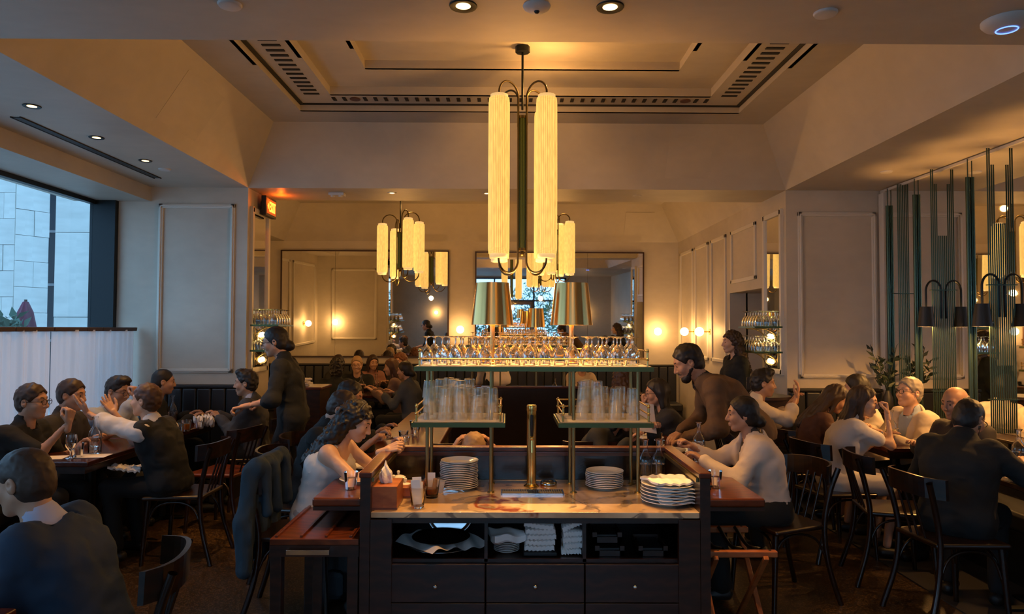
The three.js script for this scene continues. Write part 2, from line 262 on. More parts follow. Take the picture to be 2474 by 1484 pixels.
// ------------------------------------------------------------------ window on the street side, and the glazed front behind the camera
{
  const w = struct('window_1', merge([bx(-4.06, -3.815, 0.6, 2.86, 6.84, DP + 0.02), bx(-4.06, -4.0, 2.82, 2.86, -1.2, DP), bx(-4.1, -4.0, 0.58, 0.64, -1.2, DP), bx(-4.06, -3.98, 0.6, 2.86, 2.0, 2.07), bx(-4.06, -3.98, 0.6, 2.86, -1.2, -1.13)]), M.blackMetal, 'large shop window with a dark steel frame');
  for (const [a, b] of [[-1.13, 2.0], [2.07, 6.84]]) part('pane', bx(-4.035, -4.03, 0.64, 2.82, a, b), M.pane, w);
}
const FRONT = -2.5;
struct('wall_front', merge([bx(-4.25, -1.7, 0, 4.1, FRONT - 0.2, FRONT), bx(2.1, 3.9, 0, 4.1, FRONT - 0.2, FRONT), bx(-1.7, 2.1, 2.95, 4.1, FRONT - 0.2, FRONT), bx(-1.7, -0.45, 0, 0.85, FRONT - 0.2, FRONT), bx(0.95, 2.1, 0, 0.85, FRONT - 0.2, FRONT)]), M.plaster, 'street front with windows and a door');
{
  const bars = []; for (const x of [-1.7, -0.48, 0.92, 2.04]) bars.push(bx(x, x + 0.06, 0.0, 2.95, FRONT - 0.12, FRONT - 0.04));
  bars.push(bx(-1.7, 2.1, 2.89, 2.95, FRONT - 0.12, FRONT - 0.04), bx(-1.7, 2.1, 2.1, 2.16, FRONT - 0.12, FRONT - 0.04));
  const w = struct('window_2', merge(bars), M.blackMetal, 'glazed street front with dark steel bars');
  for (const [a, b, y0] of [[-1.64, -0.48, 0.85], [0.98, 2.04, 0.85]]) { part('pane', bx(a, b, y0, 2.1, FRONT - 0.085, FRONT - 0.08), M.pane, w); part('pane', bx(a, b, 2.16, 2.89, FRONT - 0.085, FRONT - 0.08), M.pane, w); }
  part('pane', bx(-0.42, 0.92, 2.16, 2.89, FRONT - 0.085, FRONT - 0.08), M.pane, w);
  const dr = struct('door_1', merge([bx(-0.42, -0.32, 0, 2.1, FRONT - 0.1, FRONT - 0.05), bx(0.82, 0.92, 0, 2.1, FRONT - 0.1, FRONT - 0.05), bx(-0.32, 0.82, 1.98, 2.1, FRONT - 0.1, FRONT - 0.05), bx(-0.32, 0.82, 0, 0.25, FRONT - 0.1, FRONT - 0.05)]), M.woodMid, 'glazed wooden street door');
  part('pane', bx(-0.32, 0.82, 0.25, 1.98, FRONT - 0.085, FRONT - 0.08), M.pane, dr); part('door_handle', bar([0.72, 0.9, -FRONT - 0.0], [0.72, 1.3, -FRONT - 0.0], 0.012), M.brass, dr);
}
// ------------------------------------------------------------------ the street outside
struct('ground_street', merge([bx(-30, -4.26, -0.2, -0.02, -16, 30), bx(-4.3, 12, -0.2, -0.02, -16, -2.71)]), std(0.35, 0.35, 0.35, 0.8), 'pale paved street outside');
function stoneWall(name, label, x0, z0, x1, z1, rowH, panelW, y1, off) {       // facade of separate stone slabs between two plan points (x, d)
  const o = thing(name, label, 'building', [x0, 0, z0]); const len = Math.hypot(x1 - x0, z1 - z0); o.rotation.y = Math.atan2(z1 - z0, x1 - x0);
  part('core', box(len - 0.02, y1, 0.08, len / 2, y1 / 2, -0.09), std(0.45, 0.47, 0.48, 0.9), o);
  for (let r = 0, y = off; y < y1; r++, y += rowH) for (let a = (r % 2) * -panelW * 0.45; a < len; a += panelW) { const s0 = Math.max(0, a), s1 = Math.min(len, a + panelW); if (s1 - s0 < 0.08) continue;
    const g = box(s1 - s0 - 0.008, Math.min(rowH, y1 - y) - 0.008, 0.05, 0, 0, 0); const m = part('stone_slab', g, M.stone, o); m.position.set((s0 + s1) / 2, y + Math.min(rowH, y1 - y) / 2, -0.02 + 0.006 * ((r * 7 + Math.round(a * 3)) % 3)); }
  return o;
}
stoneWall('stone_building', 'pale stone building face of narrow slabs seen through the window', X(-500, 13.5), 13.5, X(37, 13.5), 13.5, 0.5, 1.35, 8, -0.3);
stoneWall('stone_building', 'angled pale stone wall beside the dark window slot', X(37, 13.5), 13.5, X(119, 14.05), 14.05, 0.5, 0.62, 8, -0.1);
stoneWall('stone_building', 'smooth stone pier of tall slabs next to the window frame', X(135, 13), 13.0, X(330, 13), 13.0, 1.56, 1.45, 8, 0.25);
{ const o = thing('glazed_slot', 'dark glazed slot between the stone walls outside', 'building', [X(128, 14.6), 0, 14.6]);
  part('dark_glazing', box(1.2, 8, 0.06, 0, 4, 0), M.stoneDark, o); for (const y of [1.35, 2.5, 3.6, 4.4, 5.2]) part('crossbar', box(1.2, 0.05, 0.08, 0, y, 0.02), M.steel, o);
}
// ================================================================== light fittings
const font = await new FontLoader().loadAsync('fonts/droid/droid_sans_bold.typeface.json');
const pleatMap = texture(512, (u, v) => { const a = Math.abs(Math.sin(u * Math.PI * 34)), b = tnoise(u, v, 40, 5), k = 170 + 60 * Math.pow(a, 0.6) + 26 * (b - 0.5); return [k, k * (0.93 + 0.07 * a), k * (0.86 + 0.14 * a)]; }, true, 1);
const shadeGlow = std(0.3, 0.22, 0.12, 0.9, { emissive: new THREE.Color().setRGB(1.0, 0.57, 0.13), emissiveIntensity: 1.6, emissiveMap: pleatMap });
const shadeRim = std(0.5, 0.42, 0.3, 0.9, { emissive: new THREE.Color().setRGB(1.0, 0.6, 0.2), emissiveIntensity: 0.75 });
function pleated(r, h) {
  const g = new THREE.CylinderGeometry(r, r, h, h > 1 ? 136 : 68, 4, true), p = g.attributes.position; for (let i = 0; i < p.count; i++) { const t = 2 * p.getY(i) / h; p.setY(i, h / 2 * Math.sign(t) * (Math.abs(t) > 0.9 ? 1 : Math.abs(t) > 0.3 ? 0.93 : 0)); }
  for (let i = 0; i < p.count; i++) { const x = p.getX(i), z = p.getZ(i), y = p.getY(i), a = Math.atan2(z, x), k = 1 + 0.022 * Math.cos(34 * a) - 0.06 * Math.pow(Math.abs(2 * y / h), 20); p.setX(i, x * k); p.setZ(i, z * k); }
  g.computeVertexNormals(); g.translate(0, h / 2, 0); return g;
}
function chandelier(label, x, yTop, d, s, spread, shadeR, shadeH, shadeBottom, offs, turn = 0) {
  // origin at the ceiling rose; parts hang below it
  const o = thing('chandelier', label, 'chandelier', [x, yTop, d], turn, 'pleated tube chandeliers');
  const y = (v) => v - yTop, top = shadeBottom + shadeH;
  part('ceiling_rose', cyl(0.055 * s, 0.055 * s, 0.045, 0, -0.045, 0, 8), M.blackMetal, o);
  part('rod', bar([0, -0.03, 0], [0, y(top) - 0.03, 0], 0.009 * s, 10), M.blackMetal, o);
  const coreTop = top - 0.1 * s, coreBot = shadeBottom + 0.06;
  const fl = new THREE.CylinderGeometry(0.035 * s, 0.035 * s, coreTop - coreBot, 96, 1), p = fl.attributes.position; for (let i = 0; i < p.count; i++) { const a = Math.atan2(p.getZ(i), p.getX(i)), k = 1 + 0.06 * Math.cos(a * 24); p.setX(i, p.getX(i) * k); p.setZ(i, p.getZ(i) * k); } fl.computeVertexNormals(); fl.translate(0, y((coreTop + coreBot) / 2), 0);
  part('fluted_core', fl, M.greenMetal, o);
  part('core_caps', merge([cyl(0.04 * s, 0.04 * s, 0.02, 0, y(coreBot) - 0.02, 0), ball(0.018 * s, 0, y(coreBot) - 0.04, 0), cyl(0.012 * s, 0.012 * s, 0.03, 0, y(coreBot) - 0.035, 0)]), M.bronze, o); part('core_top_cap', cyl(0.04 * s, 0.04 * s, 0.02, 0, y(coreTop), 0), M.bronze, o);
  for (const [ax, az, dy] of offs) {
    const sx = ax * spread, sz = az * spread, b = shadeBottom + dy, t = b + shadeH, n = Math.hypot(sx, sz), ux = sx / n, uz = sz / n;
    const arm = [], arm2 = []; const r = (n - 0.045 * s) / 2, c = 0.045 * s + r;
    for (let k = 0; k <= 12; k++) { const a = Math.PI * k / 12; arm.push([ux * (c - r * Math.cos(a)), y(t) - 0.0 + 0.05 * s + Math.sin(a) * r * 1.0, uz * (c - r * Math.cos(a))]); arm2.push([ux * (c - r * Math.cos(a)), y(b) - 0.03 - Math.sin(a) * r * 1.0, uz * (c - r * Math.cos(a))]); }
    arm.unshift([ux * 0.045 * s, y(t) - 0.15 * s, uz * 0.045 * s]); arm.push([sx, y(t) - 0.03, sz]); arm2.unshift([ux * 0.045 * s, y(b) + 0.12 * s, uz * 0.045 * s]); arm2.push([sx, y(b) + 0.03, sz]);
    part('arm', merge([tube(arm, 0.0075 * s, 40, 8), tube(arm2, 0.0075 * s, 40, 8), bar([ux * 0.045 * s, y(t) - 0.15 * s, uz * 0.045 * s], [ux * 0.045 * s, y(b) + 0.12 * s, uz * 0.045 * s], 0.006 * s)]), M.bronze, o);
    const sh = part('pleated_shade', pleated(shadeR, shadeH), shadeGlow, o); sh.position.set(sx, y(b), sz);
    const rim = part('shade_collar', merge([lathe([[shadeR * 0.82, 0], [shadeR * 0.84, 0], [shadeR * 0.84, -0.025], [shadeR * 0.6, -0.03], [0.012, -0.03]], 16), lathe([[0.012, shadeH + 0.03], [shadeR * 0.6, shadeH + 0.03], [shadeR * 0.84, shadeH + 0.025], [shadeR * 0.84, shadeH], [shadeR * 0.82, shadeH]], 16)]), shadeRim, sh);
    void rim;
  }
  return o;
}
const four = [[1, 1, 0], [1, -1, 0], [-1, 1, 0], [-1, -1, 0]];
chandelier('tall chandelier with four long pleated shades round a green fluted core', 0.11, 3.74, 5.22, 1, 0.172, 0.076, 1.13, 2.16, four);
const far4 = [[1, 0.55, 0.02], [0.25, 1, 0.05], [-1, -0.3, 0], [-0.1, -1, -0.04]];
chandelier('smaller pleated chandelier hanging before the seamed mirror at the back', X(966, 9.3), 3.57, 9.3, 1, 0.225, 0.07, 0.62, 2.36, far4, 0.35);
chandelier('smaller pleated chandelier hanging behind the tall four-shade one', X(1340, 9.3), 3.57, 9.3, 1, 0.19, 0.07, 0.66, 2.36, [[1, 0.3, 0.0], [0.6, -0.9, 0], [-1, -0.3, 0], [-0.5, 0.9, 0]], 0.2);
// light of the chandeliers, just below and above the glowing shades
point(0.11, 1.93, 5.22, 3.0 * LV.chandelier, WARM, 2); point(0.3, 3.45, 5.22, 1.0 * LV.chandelier, WARM, 2);
for (const x of [X(966, 9.3), X(1340, 9.3)]) { point(x, 2.12, 9.3, 1.5 * LV.chandelier, WARM, 2); point(x + 0.1, 3.25, 9.3, 0.5 * LV.chandelier, WARM, 2); }

// globe sconces
function globe(label, x, y, d, nx, nd, out = 0.1, r = 0.062) {
  const o = thing('globe_sconce', label, 'wall light', [x, y, d], 0, 'opal globe sconces');
  const g = (t) => [nx * t, 0, -nd * t];
  part('backplate', bar(g(0.0), g(0.015), 0.04, 24), M.brass, o); part('stem', bar(g(0.012), g(out), 0.01), M.brass, o);
  const b = part('glass_globe', ball(r, 0, 0, 0, 16), M.globe, o); b.position.set(nx * (out + r * 0.8), 0, -nd * (out + r * 0.8));
  point(x + nx * (out + r * 0.8), y, d + nd * (out + r * 0.8), 0.75 * LV.globe, WARM_SOFT, 2.5);
}
globe('glowing globe wall light between the two wide mirrors', X(1113, BACK), Y(797, BACK), BACK, 0, -1, 0.04);
globe('glowing globe wall light between the rack mirror and the panelled corner', X(1587, BACK), Y(800, BACK), BACK, 0, -1, 0.04);
globe('globe light on a brass arm, deeper one on the panelled wall', XR, Y(800, 10.35), 10.3, -1, 0, 0.1);
globe('globe light on a brass arm, the one beside the passage', XR, Y(800, 9.5), 9.5, -1, 0, 0.1);
globe('globe light on the plain side wall, seen in the mirror', -4.0, 1.62, 8.6, 1, 0, 0.05);
globe('globe light on the back of the window pillar, seen in the mirror', -3.6, 1.62, DB, 0, 1, 0.05);

globe('added globe light on the street-front wall beside the glazing, seen only in mirrors', 2.75, 1.7, FRONT, 0, 1, 0.05); globe('added globe light on the street-front wall beside the window corner, seen only in mirrors', -2.5, 1.7, FRONT, 0, 1, 0.05);  // both sconces added to give the brass lamp shades a warm reflection
// recessed downlights
const dlRing = lathe([[0.028, 0.0], [0.05, -0.004], [0.052, 0.0], [0.05, 0.006]], 28), dlLens = new THREE.CircleGeometry(0.028, 16).rotateX(Math.PI / 2).translate(0, -0.001, 0);
function downlight(label, x, y, d, lit = true, s = 1, ringMat = M.blackMetal) {
  const o = thing('recessed_downlight', label, 'ceiling light', [x, y - 0.002, d], 0, 'recessed ceiling downlights');
  part('trim_ring', dlRing, ringMat, o).scale.setScalar(s); if (lit) part('glowing_lens', dlLens, M.lens, o).scale.setScalar(s);
}
for (const [px, py] of [[70, 258], [228, 334], [347, 390]]) { const d = 1.38 * FOCAL / (795 - py), x = X(px, d); downlight('recessed downlight in the soffit along the window', x, CEIL, d); spot(x, CEIL - 0.02, d, x + 0.12, 0, d, 4.5 * LV.spot, 0.62, WARM, 1.5); }
for (const px of [1115, 1475]) { const x = X(px, 2.965); downlight('recessed downlight in the ceiling in front of the coffer', x, CEIL, 2.965, true, 1.15); spot(x, CEIL - 0.02, 2.965, x, 0, 3.0, 4.5 * LV.spot, 0.95, WARM, 1.5); }
for (const [px, py] of [[945, 466], [1175, 466], [1540, 470]]) { const d = 1.38 * FOCAL / (795 - py), x = X(px, d); downlight('recessed downlight under the beam behind the coffer', x, CEIL, d, px !== 1540, 0.9, M.trim); if (px !== 1540) spot(x, CEIL - 0.02, d, x, 0, d, 4 * LV.spot, 0.6, WARM, 1.5); }
// downlights in the near side of the coffer ring, over the service station
for (const x of [-0.42, 0.14, 0.7]) { downlight('recessed downlight in the slotted ring above the service station', x, 3.605, 4.2, true, 1.0, M.trim); spot(x, 3.58, 4.2, x, 0.7, 3.75, 26 * LV.spot, 0.36, WARM_SOFT, 1.2, 0.8); }
downlight('recessed downlight in the slotted ring over the aisle by the curtain tables', -1.66, 3.605, 4.48, true, 1.0, M.trim); spot(-1.66, 3.58, 4.48, -2.05, 0, 5.7, 20 * LV.spot, 0.26, WARM, 1.2, 0.7);
// downlights added out of view to light the side tables and the aisle
for (const [x, d, p] of [[3.2, 3.2, 3], [3.2, 1.6, 3]]) { downlight('added downlight out of view in the soffit along the mirrored wall', x, CEIL, d, true, 0.9, M.trim); spot(x, CEIL - 0.02, d, x - 0.15, 0, d, p * LV.spot, 0.55, WARM, 1.5); }

// small ceiling fittings
const discGeo = lathe([[0, -0.012], [0.045, -0.012], [0.05, -0.004], [0.05, 0.0]], 28);
for (const [px, py, lab] of [[545, 4, 'plain round cover plate on the ceiling, beside the window side'], [2005, 15, 'plain round cover plate on the ceiling, near the glowing access point']]) { const d = 1.38 * FOCAL / (795 - py); single('ceiling_cover_plate', discGeo, M.plastic, lab, 'cover plate', [X(px, d), CEIL, d]); }
single('ceiling_cover_plate', discGeo, M.plastic, 'small cover plate at the end of the long air slot', 'cover plate', [X(394, 6.1), CEIL, 6.1]);
single('ceiling_cover_plate', discGeo, M.plastic, 'small cover plate in the soffit before the mirrored wall', 'cover plate', [X(2150, 6.05), CEIL, 6.05]);
{ const d = 2.965, o = thing('dome_camera', 'small white dome camera between the two front downlights', 'camera', [X(1295, d), CEIL, d]); part('housing', lathe([[0.0, -0.028], [0.03, -0.026], [0.055, -0.01], [0.06, 0]], 28), M.plastic, o); part('lens', ball(0.012, 0, -0.026, 0.01), M.black, o); }
{ const d = 3.07, o = thing('wireless_access_point', 'white round access point on the ceiling with a glowing blue ring', 'access point', [X(2452, d), CEIL, d]); part('housing', lathe([[0.0, -0.045], [0.05, -0.043], [0.085, -0.03], [0.1, -0.012], [0.1, 0]], 36), M.plastic, o);
  const ring = new THREE.TorusGeometry(0.042, 0.0025, 4, 28); ring.rotateX(Math.PI / 2); ring.translate(0, -0.0455, 0); part('blue_led_ring', ring, std(0.1, 0.2, 0.9, 0.4, { emissive: new THREE.Color().setRGB(0.12, 0.25, 1), emissiveIntensity: 3 }), o); }
{ const o = thing('emergency_light', 'flat white emergency light under the beam beside the exit sign', 'emergency light', [X(812, 7.15), CEIL, 7.15]); part('housing', box(0.16, 0.03, 0.1, 0, -0.015, 0, 0.008), M.plastic, o); part('lamp_head', merge([cyl(0.02, 0.02, 0.02, -0.04, -0.045, 0.02), cyl(0.02, 0.02, 0.02, 0.04, -0.045, 0.02)]), M.trim, o); }
{ const o = thing('linear_air_diffuser', 'long black slot diffuser in the soffit along the window', 'air vent', [-3.225, CEIL, 5.53]); part('slot', box(0.055, 0.006, 1.86, 0, -0.002, 0), M.black, o); part('frame', merge([box(0.008, 0.01, 1.88, -0.031, -0.003, 0), box(0.008, 0.01, 1.88, 0.031, -0.003, 0)]), M.blackMetal, o); }

// exit sign
{
  const o = thing('exit_sign', 'black exit sign with glowing orange letters on the window pillar', 'sign', [XL, 2.77, 7.285]);
  part('housing', box(0.05, 0.2, 0.32, 0.075, 0.1, 0, 0.006), M.black, o); part('bracket', box(0.06, 0.08, 0.06, 0.03, 0.12, 0), M.black, o);
  const face = std(0.10, 0.02, 0.005, 0.5, { emissive: new THREE.Color().setRGB(1, 0.14, 0.012), emissiveIntensity: 0.55 }), lit = std(0.9, 0.3, 0.05, 0.5, { emissive: new THREE.Color().setRGB(1, 0.3, 0.035), emissiveIntensity: 3.2 });
  part('glowing_face', box(0.004, 0.15, 0.27, 0.102, 0.1, 0), face, o);
  const tg = new TextGeometry('EXIT', { font, size: 0.105, depth: 0.004, curveSegments: 1 }); tg.computeBoundingBox(); const b = tg.boundingBox; tg.translate(-(b.max.x + b.min.x) / 2, -(b.max.y + b.min.y) / 2, 0); tg.scale(0.62, 1, 1); tg.rotateY(Math.PI / 2); tg.translate(0.104, 0.1, -0.02);
  part('sign_letters', tg, lit, o);
  part('sign_arrow', hull([[0.104, 0.1, 0.125], [0.104, 0.13, 0.1], [0.104, 0.07, 0.1], [0.108, 0.1, 0.125], [0.108, 0.13, 0.1], [0.108, 0.07, 0.1]], [[0, 1, 2], [3, 4, 5], [0, 1, 4, 3], [1, 2, 5, 4], [2, 0, 3, 5]]), lit, o);
  point(XL + 0.2, 2.93, 7.28, 0.16, new THREE.Color().setRGB(1, 0.12, 0.006), 1);
}

// fluted metal pipes with lamps, standing before the tall mirror
const pipeMat = std(0.05, 0.085, 0.06, 0.32, { metalness: 0.8 });
const LEDGE = 0.86;
function pipes(label, d, list, lamp, lampLabel) {
  const o = thing('pipe_cluster', label, 'metal screen', [MIR, LEDGE, d], 0, 'fluted pipe clusters before the mirror');
  for (const [off, top, r] of list) part('pipe', cyl(r, r, top - LEDGE, -off, 0, 0, 12), pipeMat, o);
  if (list.length > 2) part('tie_band', merge([box(0.12, 0.008, 0.03, -0.06, 1.1, 0), box(0.12, 0.008, 0.03, -0.06, 0.25, 0)]), pipeMat, o);
  if (!lamp) return;
  const q = thing('arched_wall_lamp', lampLabel, 'wall light', [MIR, 1.62, d], 0, 'arched lamps on the pipe clusters');
  const pts = []; for (let k = 0; k <= 10; k++) { const a = Math.PI * k / 10; pts.push([-0.03 - 0.065 * (1 - Math.cos(a)), 0.33 + 0.09 * Math.sin(a), 0.0]); } pts.unshift([-0.03, 0.1, 0]); pts.push([-0.16, 0.2, 0]);
  part('arm', tube(pts, 0.009, 30, 8), M.blackMetal, q);
  part('shade', lathe([[0.045, 0.2], [0.047, 0.2], [0.068, 0.03], [0.066, 0.03], [0.045, 0.2]], 28).translate(-0.16, 0, 0), std(0.012, 0.014, 0.015, 0.5, { side: THREE.DoubleSide }), q);
  part('light_bulb', ball(0.022, -0.16, 0.06, 0, 10), M.bulb, q);
  point(MIR - 0.16, 1.62 + 0.06, d, 3.4, WARM, 1);
}
const stepped = (tops) => tops.map((t, i) => [0.012 + i * 0.0155, t, 0.005]);
pipes('full-height cluster of slim pipes by the plain pillar panel', 6.11 / 1.0 + 0.38, stepped([2.98, 2.98, 2.98, 2.98]), false);
for (const [d, t, lab] of [[6.72, 2.82, 'single thick pipe on a thin rod, beside the pillar'], [6.27, 2.84, 'single thick pipe on a thin rod, beyond the lamp clusters'], [5.54, 2.84, 'single thick pipe on a thin rod, between two lamp clusters'], [4.85, 2.84, 'single thick pipe on a thin rod, by the street end']]) pipes(lab, d, [[0.028, t, 0.017], [0.028, 2.985, 0.004]], false);
const org = [2.42, 2.42, 2.42, 2.86, 2.86, 2.985, 2.985];
pipes('organ-like stepped pipe cluster with an arched lamp, over the cream-jacket guest', 5.9, stepped(org), true, 'arched black lamp on the pipe cluster over the cream-jacket guest');
pipes('organ-like stepped pipe cluster with an arched lamp, over the bald guest', 5.2, stepped(org), true, 'arched black lamp on the pipe cluster over the bald guest');
pipes('organ-like stepped pipe cluster with an arched lamp, toward the street end', 4.5, stepped(org), true, 'arched black lamp on the pipe cluster toward the street end');
// ================================================================== furniture
const SX = 0.141;                                                            // the service station stands a little off the camera's axis
function station(label, d, turn) {                                           // cabinet with a partition on three sides; the open side faces +z
  const o = thing('service_station', label, 'service station', [SX, 0, d], turn);
  const z0 = 0.39, z1 = -0.38;
  for (const s of [-1, 1]) {
    part('side_panel', box(0.05, 0.9, 0.77, s * 0.82, 0.45, 0.005), M.woodDark, o);
    part('front_stile', box(0.105, 0.7, 0.03, s * 0.745, 0.35, z0 - 0.015), M.woodDark, o);
    part('top_rail', box(0.062, 0.028, 0.78, s * 0.82, 0.913, 0.005, 0.006), M.woodMid, o);
    part('bead', box(0.012, 0.02, 0.72, s * 0.79, 0.885, 0.0), M.brassAged, o);
  }
  part('back_panel', box(1.6, 0.9, 0.04, 0, 0.45, z1 + 0.0), M.glossPanel, o);
  part('top_rail', box(1.7, 0.028, 0.06, 0, 0.913, z1 + 0.0, 0.006), M.woodMid, o);
  part('bead', box(1.58, 0.02, 0.012, 0, 0.885, z1 + 0.028), M.woodMid, o);
  part('worktop', box(1.59, 0.03, 0.74, 0, 0.72, 0.012, 0.004), M.marble, o).rotation.y = 0;
  part('carcass', merge([box(1.43, 0.025, 0.03, 0, 0.692, z0 - 0.03), box(1.43, 0.018, 0.66, 0, 0.492, 0.02), box(1.43, 0.018, 0.62, 0, 0.696, 0.0), box(0.016, 0.21, 0.64, -0.239, 0.592, 0.03), box(0.016, 0.21, 0.64, 0.241, 0.592, 0.03), box(1.43, 0.5, 0.015, 0, 0.45, -0.28), box(1.43, 0.1, 0.03, 0, 0.05, z0 - 0.06)]), M.woodDark, o);
  for (const [a, b] of [[-0.716, -0.243], [-0.237, 0.237], [0.243, 0.714]]) for (const [y0, y1] of [[0.3, 0.482], [0.112, 0.296]]) {
    const dr = part('drawer', box(b - a, y1 - y0, 0.02, (a + b) / 2, (y0 + y1) / 2, z0 - 0.025, 0.003), M.woodDark, o);
    part('knob', merge([ball(0.011, (a + b) / 2, (y0 + y1) / 2 - 0.008, z0 + 0.008), bar([(a + b) / 2, (y0 + y1) / 2 - 0.008, z0 - 0.02], [(a + b) / 2, (y0 + y1) / 2 - 0.008, z0], 0.005)]), M.steel, dr);
  }
  return o;
}
station('dark wood service station with a veined marble worktop and open cubbies', 3.81, 0);
station('matching service station at the far end of the communal counter', 8.95, Math.PI);
const TOP = 0.735;

// two-tier brass glass rack standing on the worktop
const poleGeo = cyl(0.0095, 0.0095, 1.405 - TOP, 0, 0, 0, 14);
function rack(label, dd, flip) {
  const o = thing('glass_rack', label, 'glass rack', [SX, TOP, dd], flip ? Math.PI : 0);
  const xs = [-0.571, -0.225, 0.223, 0.573];
  for (const x of xs) for (const z of [0.11, -0.11]) { const p = part('pole', poleGeo, M.brassAged, o); p.position.set(x, 0, z); part('pole_foot', cyl(0.02, 0.015, 0.008, 0, 0, 0, 16), M.brassAged, p); }
  for (const [w, x, y] of [[1.267, 0.003, 0.672], [0.49, -0.397, 0.375], [0.5, 0.387, 0.375]]) { const sh = part('shelf', box(w - 0.01, 0.02, 0.41, x, y, 0, 0.002), M.shelfGlass, o); part('shelf_edge', merge([box(w, 0.024, 0.006, x, y, 0.208), box(w, 0.024, 0.006, x, y, -0.208), box(0.006, 0.024, 0.42, x - w / 2, y, 0), box(0.006, 0.024, 0.42, x + w / 2, y, 0)]), M.greenMetal, sh); }
  part('shelf_liner', box(1.25, 0.003, 0.4, 0.003, 0.6855, 0), M.liner, o); part('shelf_liner', box(0.47, 0.003, 0.4, -0.397, 0.3895, 0), M.liner, o); part('shelf_liner', box(0.48, 0.003, 0.4, 0.387, 0.3895, 0), M.liner, o);
  const rail = (x0, x1, y, h1, h2, sides) => { const g = []; for (const h of [h1, h2]) { for (const x of sides) g.push(bar([x, y + h, -0.19], [x, y + h, 0.19], 0.0045, 8)); g.push(bar([x0, y + h, -0.19], [x1, y + h, -0.19], 0.0045, 8)); }
    for (const x of sides) for (const z of [-0.19, 0.19]) g.push(bar([x, y, z], [x, y + h2 + 0.012, z], 0.006, 10), ball(0.0095, x, y + h2, z, 10), ball(0.0095, x, y + h1, z, 10)); return merge(g); };
  part('gallery_rail', rail(-0.605, 0.61, 0.684, 0.04, 0.085, [-0.605, 0.61]), M.brass, o);
  part('gallery_rail', bar([-0.605, 0.724, 0.19], [0.61, 0.724, 0.19], 0.004, 8), M.brass, o);
  part('gallery_rail', rail(-0.62, -0.175, 0.388, 0.045, 0.085, [-0.62, -0.175]), M.brass, o); part('gallery_rail', rail(0.16, 0.615, 0.388, 0.045, 0.085, [0.16, 0.615]), M.brass, o);
  return o;
}
rack('two-tier brass rack of stemware on the marble worktop', 3.95, false);
rack('two-tier brass rack on the far service station', 8.8, true);

// table lamps with brushed brass shades, standing on the racks
function lampShade() { return lathe([[0.0925, 0.235], [0.0935, 0.235], [0.118, 0.0], [0.1165, 0.0], [0.092, 0.234]], 64); }
function tableLamp(label, x, d, power) {
  const o = thing('table_lamp', label, 'table lamp', [x, 1.425, d], 0, 'brass lamps on the glass racks');
  part('base', lathe([[0, 0], [0.045, 0], [0.047, 0.004], [0.043, 0.01], [0.015, 0.016], [0, 0.016]], 32), M.brass, o);
  part('stem', lathe([[0.0135, 0.012], [0.0135, 0.2], [0.017, 0.27], [0.0, 0.275]], 20), M.brassBrushed, o);
  const s = part('shade', lampShade(), M.brassBrushed, o); s.position.y = 0.218; s.material.side = THREE.DoubleSide;
  part('light_bulb', ball(0.024, 0, 0.325, 0, 10), M.bulb, o); part('spider', merge([bar([-0.09, 0.44, 0], [0.09, 0.44, 0], 0.002, 6), bar([0, 0.44, -0.09], [0, 0.44, 0.09], 0.002, 6), bar([0, 0.27, 0], [0, 0.44, 0], 0.004, 6)]), M.brass, o);
  point(x, 1.425 + 0.325, d, power * LV.table_lamp, WARM, 1.1);
}
tableLamp('brass-shaded lamp above the stacked tumblers by the sugar pots', -0.082, 3.95, 2.4); tableLamp('brass-shaded lamp above the stacked tumblers by the napkin plates', 0.362, 3.95, 2.4);
tableLamp('brass-shaded lamp on the far rack, behind the near lamps', -0.09, 8.8, 1.5); tableLamp('brass-shaded lamp on the far rack, between the near lamps', 0.36, 8.8, 1.5);

// communal counter round the station
{ const part0 = (label, x0, x1, d0, d1, legs) => { const o = thing('communal_counter', label, 'counter', [(x0 + x1) / 2, 0, (d0 + d1) / 2], 0, 'wings of the communal counter'); const w = x1 - x0, l = d1 - d0; part('counter_top', box(w, 0.045, l, 0, 0.7375, 0, 0.012), M.woodMid, o); part('edge_band', box(w - 0.01, 0.02, l - 0.01, 0, 0.706, 0), M.woodDark, o); for (const t of legs) part('pedestal', merge([box(0.08, 0.7, 0.08, 0, 0.36, t * l), box(Math.min(0.4, w), 0.025, 0.4, 0, 0.0125, t * l, 0.01)]), M.blackMetal, o); if (!legs.length) part('bracket', box(Math.min(0.2, w - 0.04), 0.05, 0.05, 0, 0.675, 0), M.blackMetal, o); };
  part0('narrow wooden counter wing before the long-haired woman', -0.985, -0.735, 3.6, 4.2, []); part0('long wooden counter wing along the window-side guests', -0.985, -0.5, 4.21, 7.3, [-0.35, 0, 0.35]); part0('short wooden counter wing behind the service station', -0.49, 0.86, 4.23, 4.66, []); part0('long wooden counter wing before the brown-jacket man', 0.87, 1.32, 4.21, 6.6, [-0.3, 0.3]); part0('narrow wooden counter wing before the cream-jacket woman', 1.02, 1.32, 3.6, 4.2, []);
}
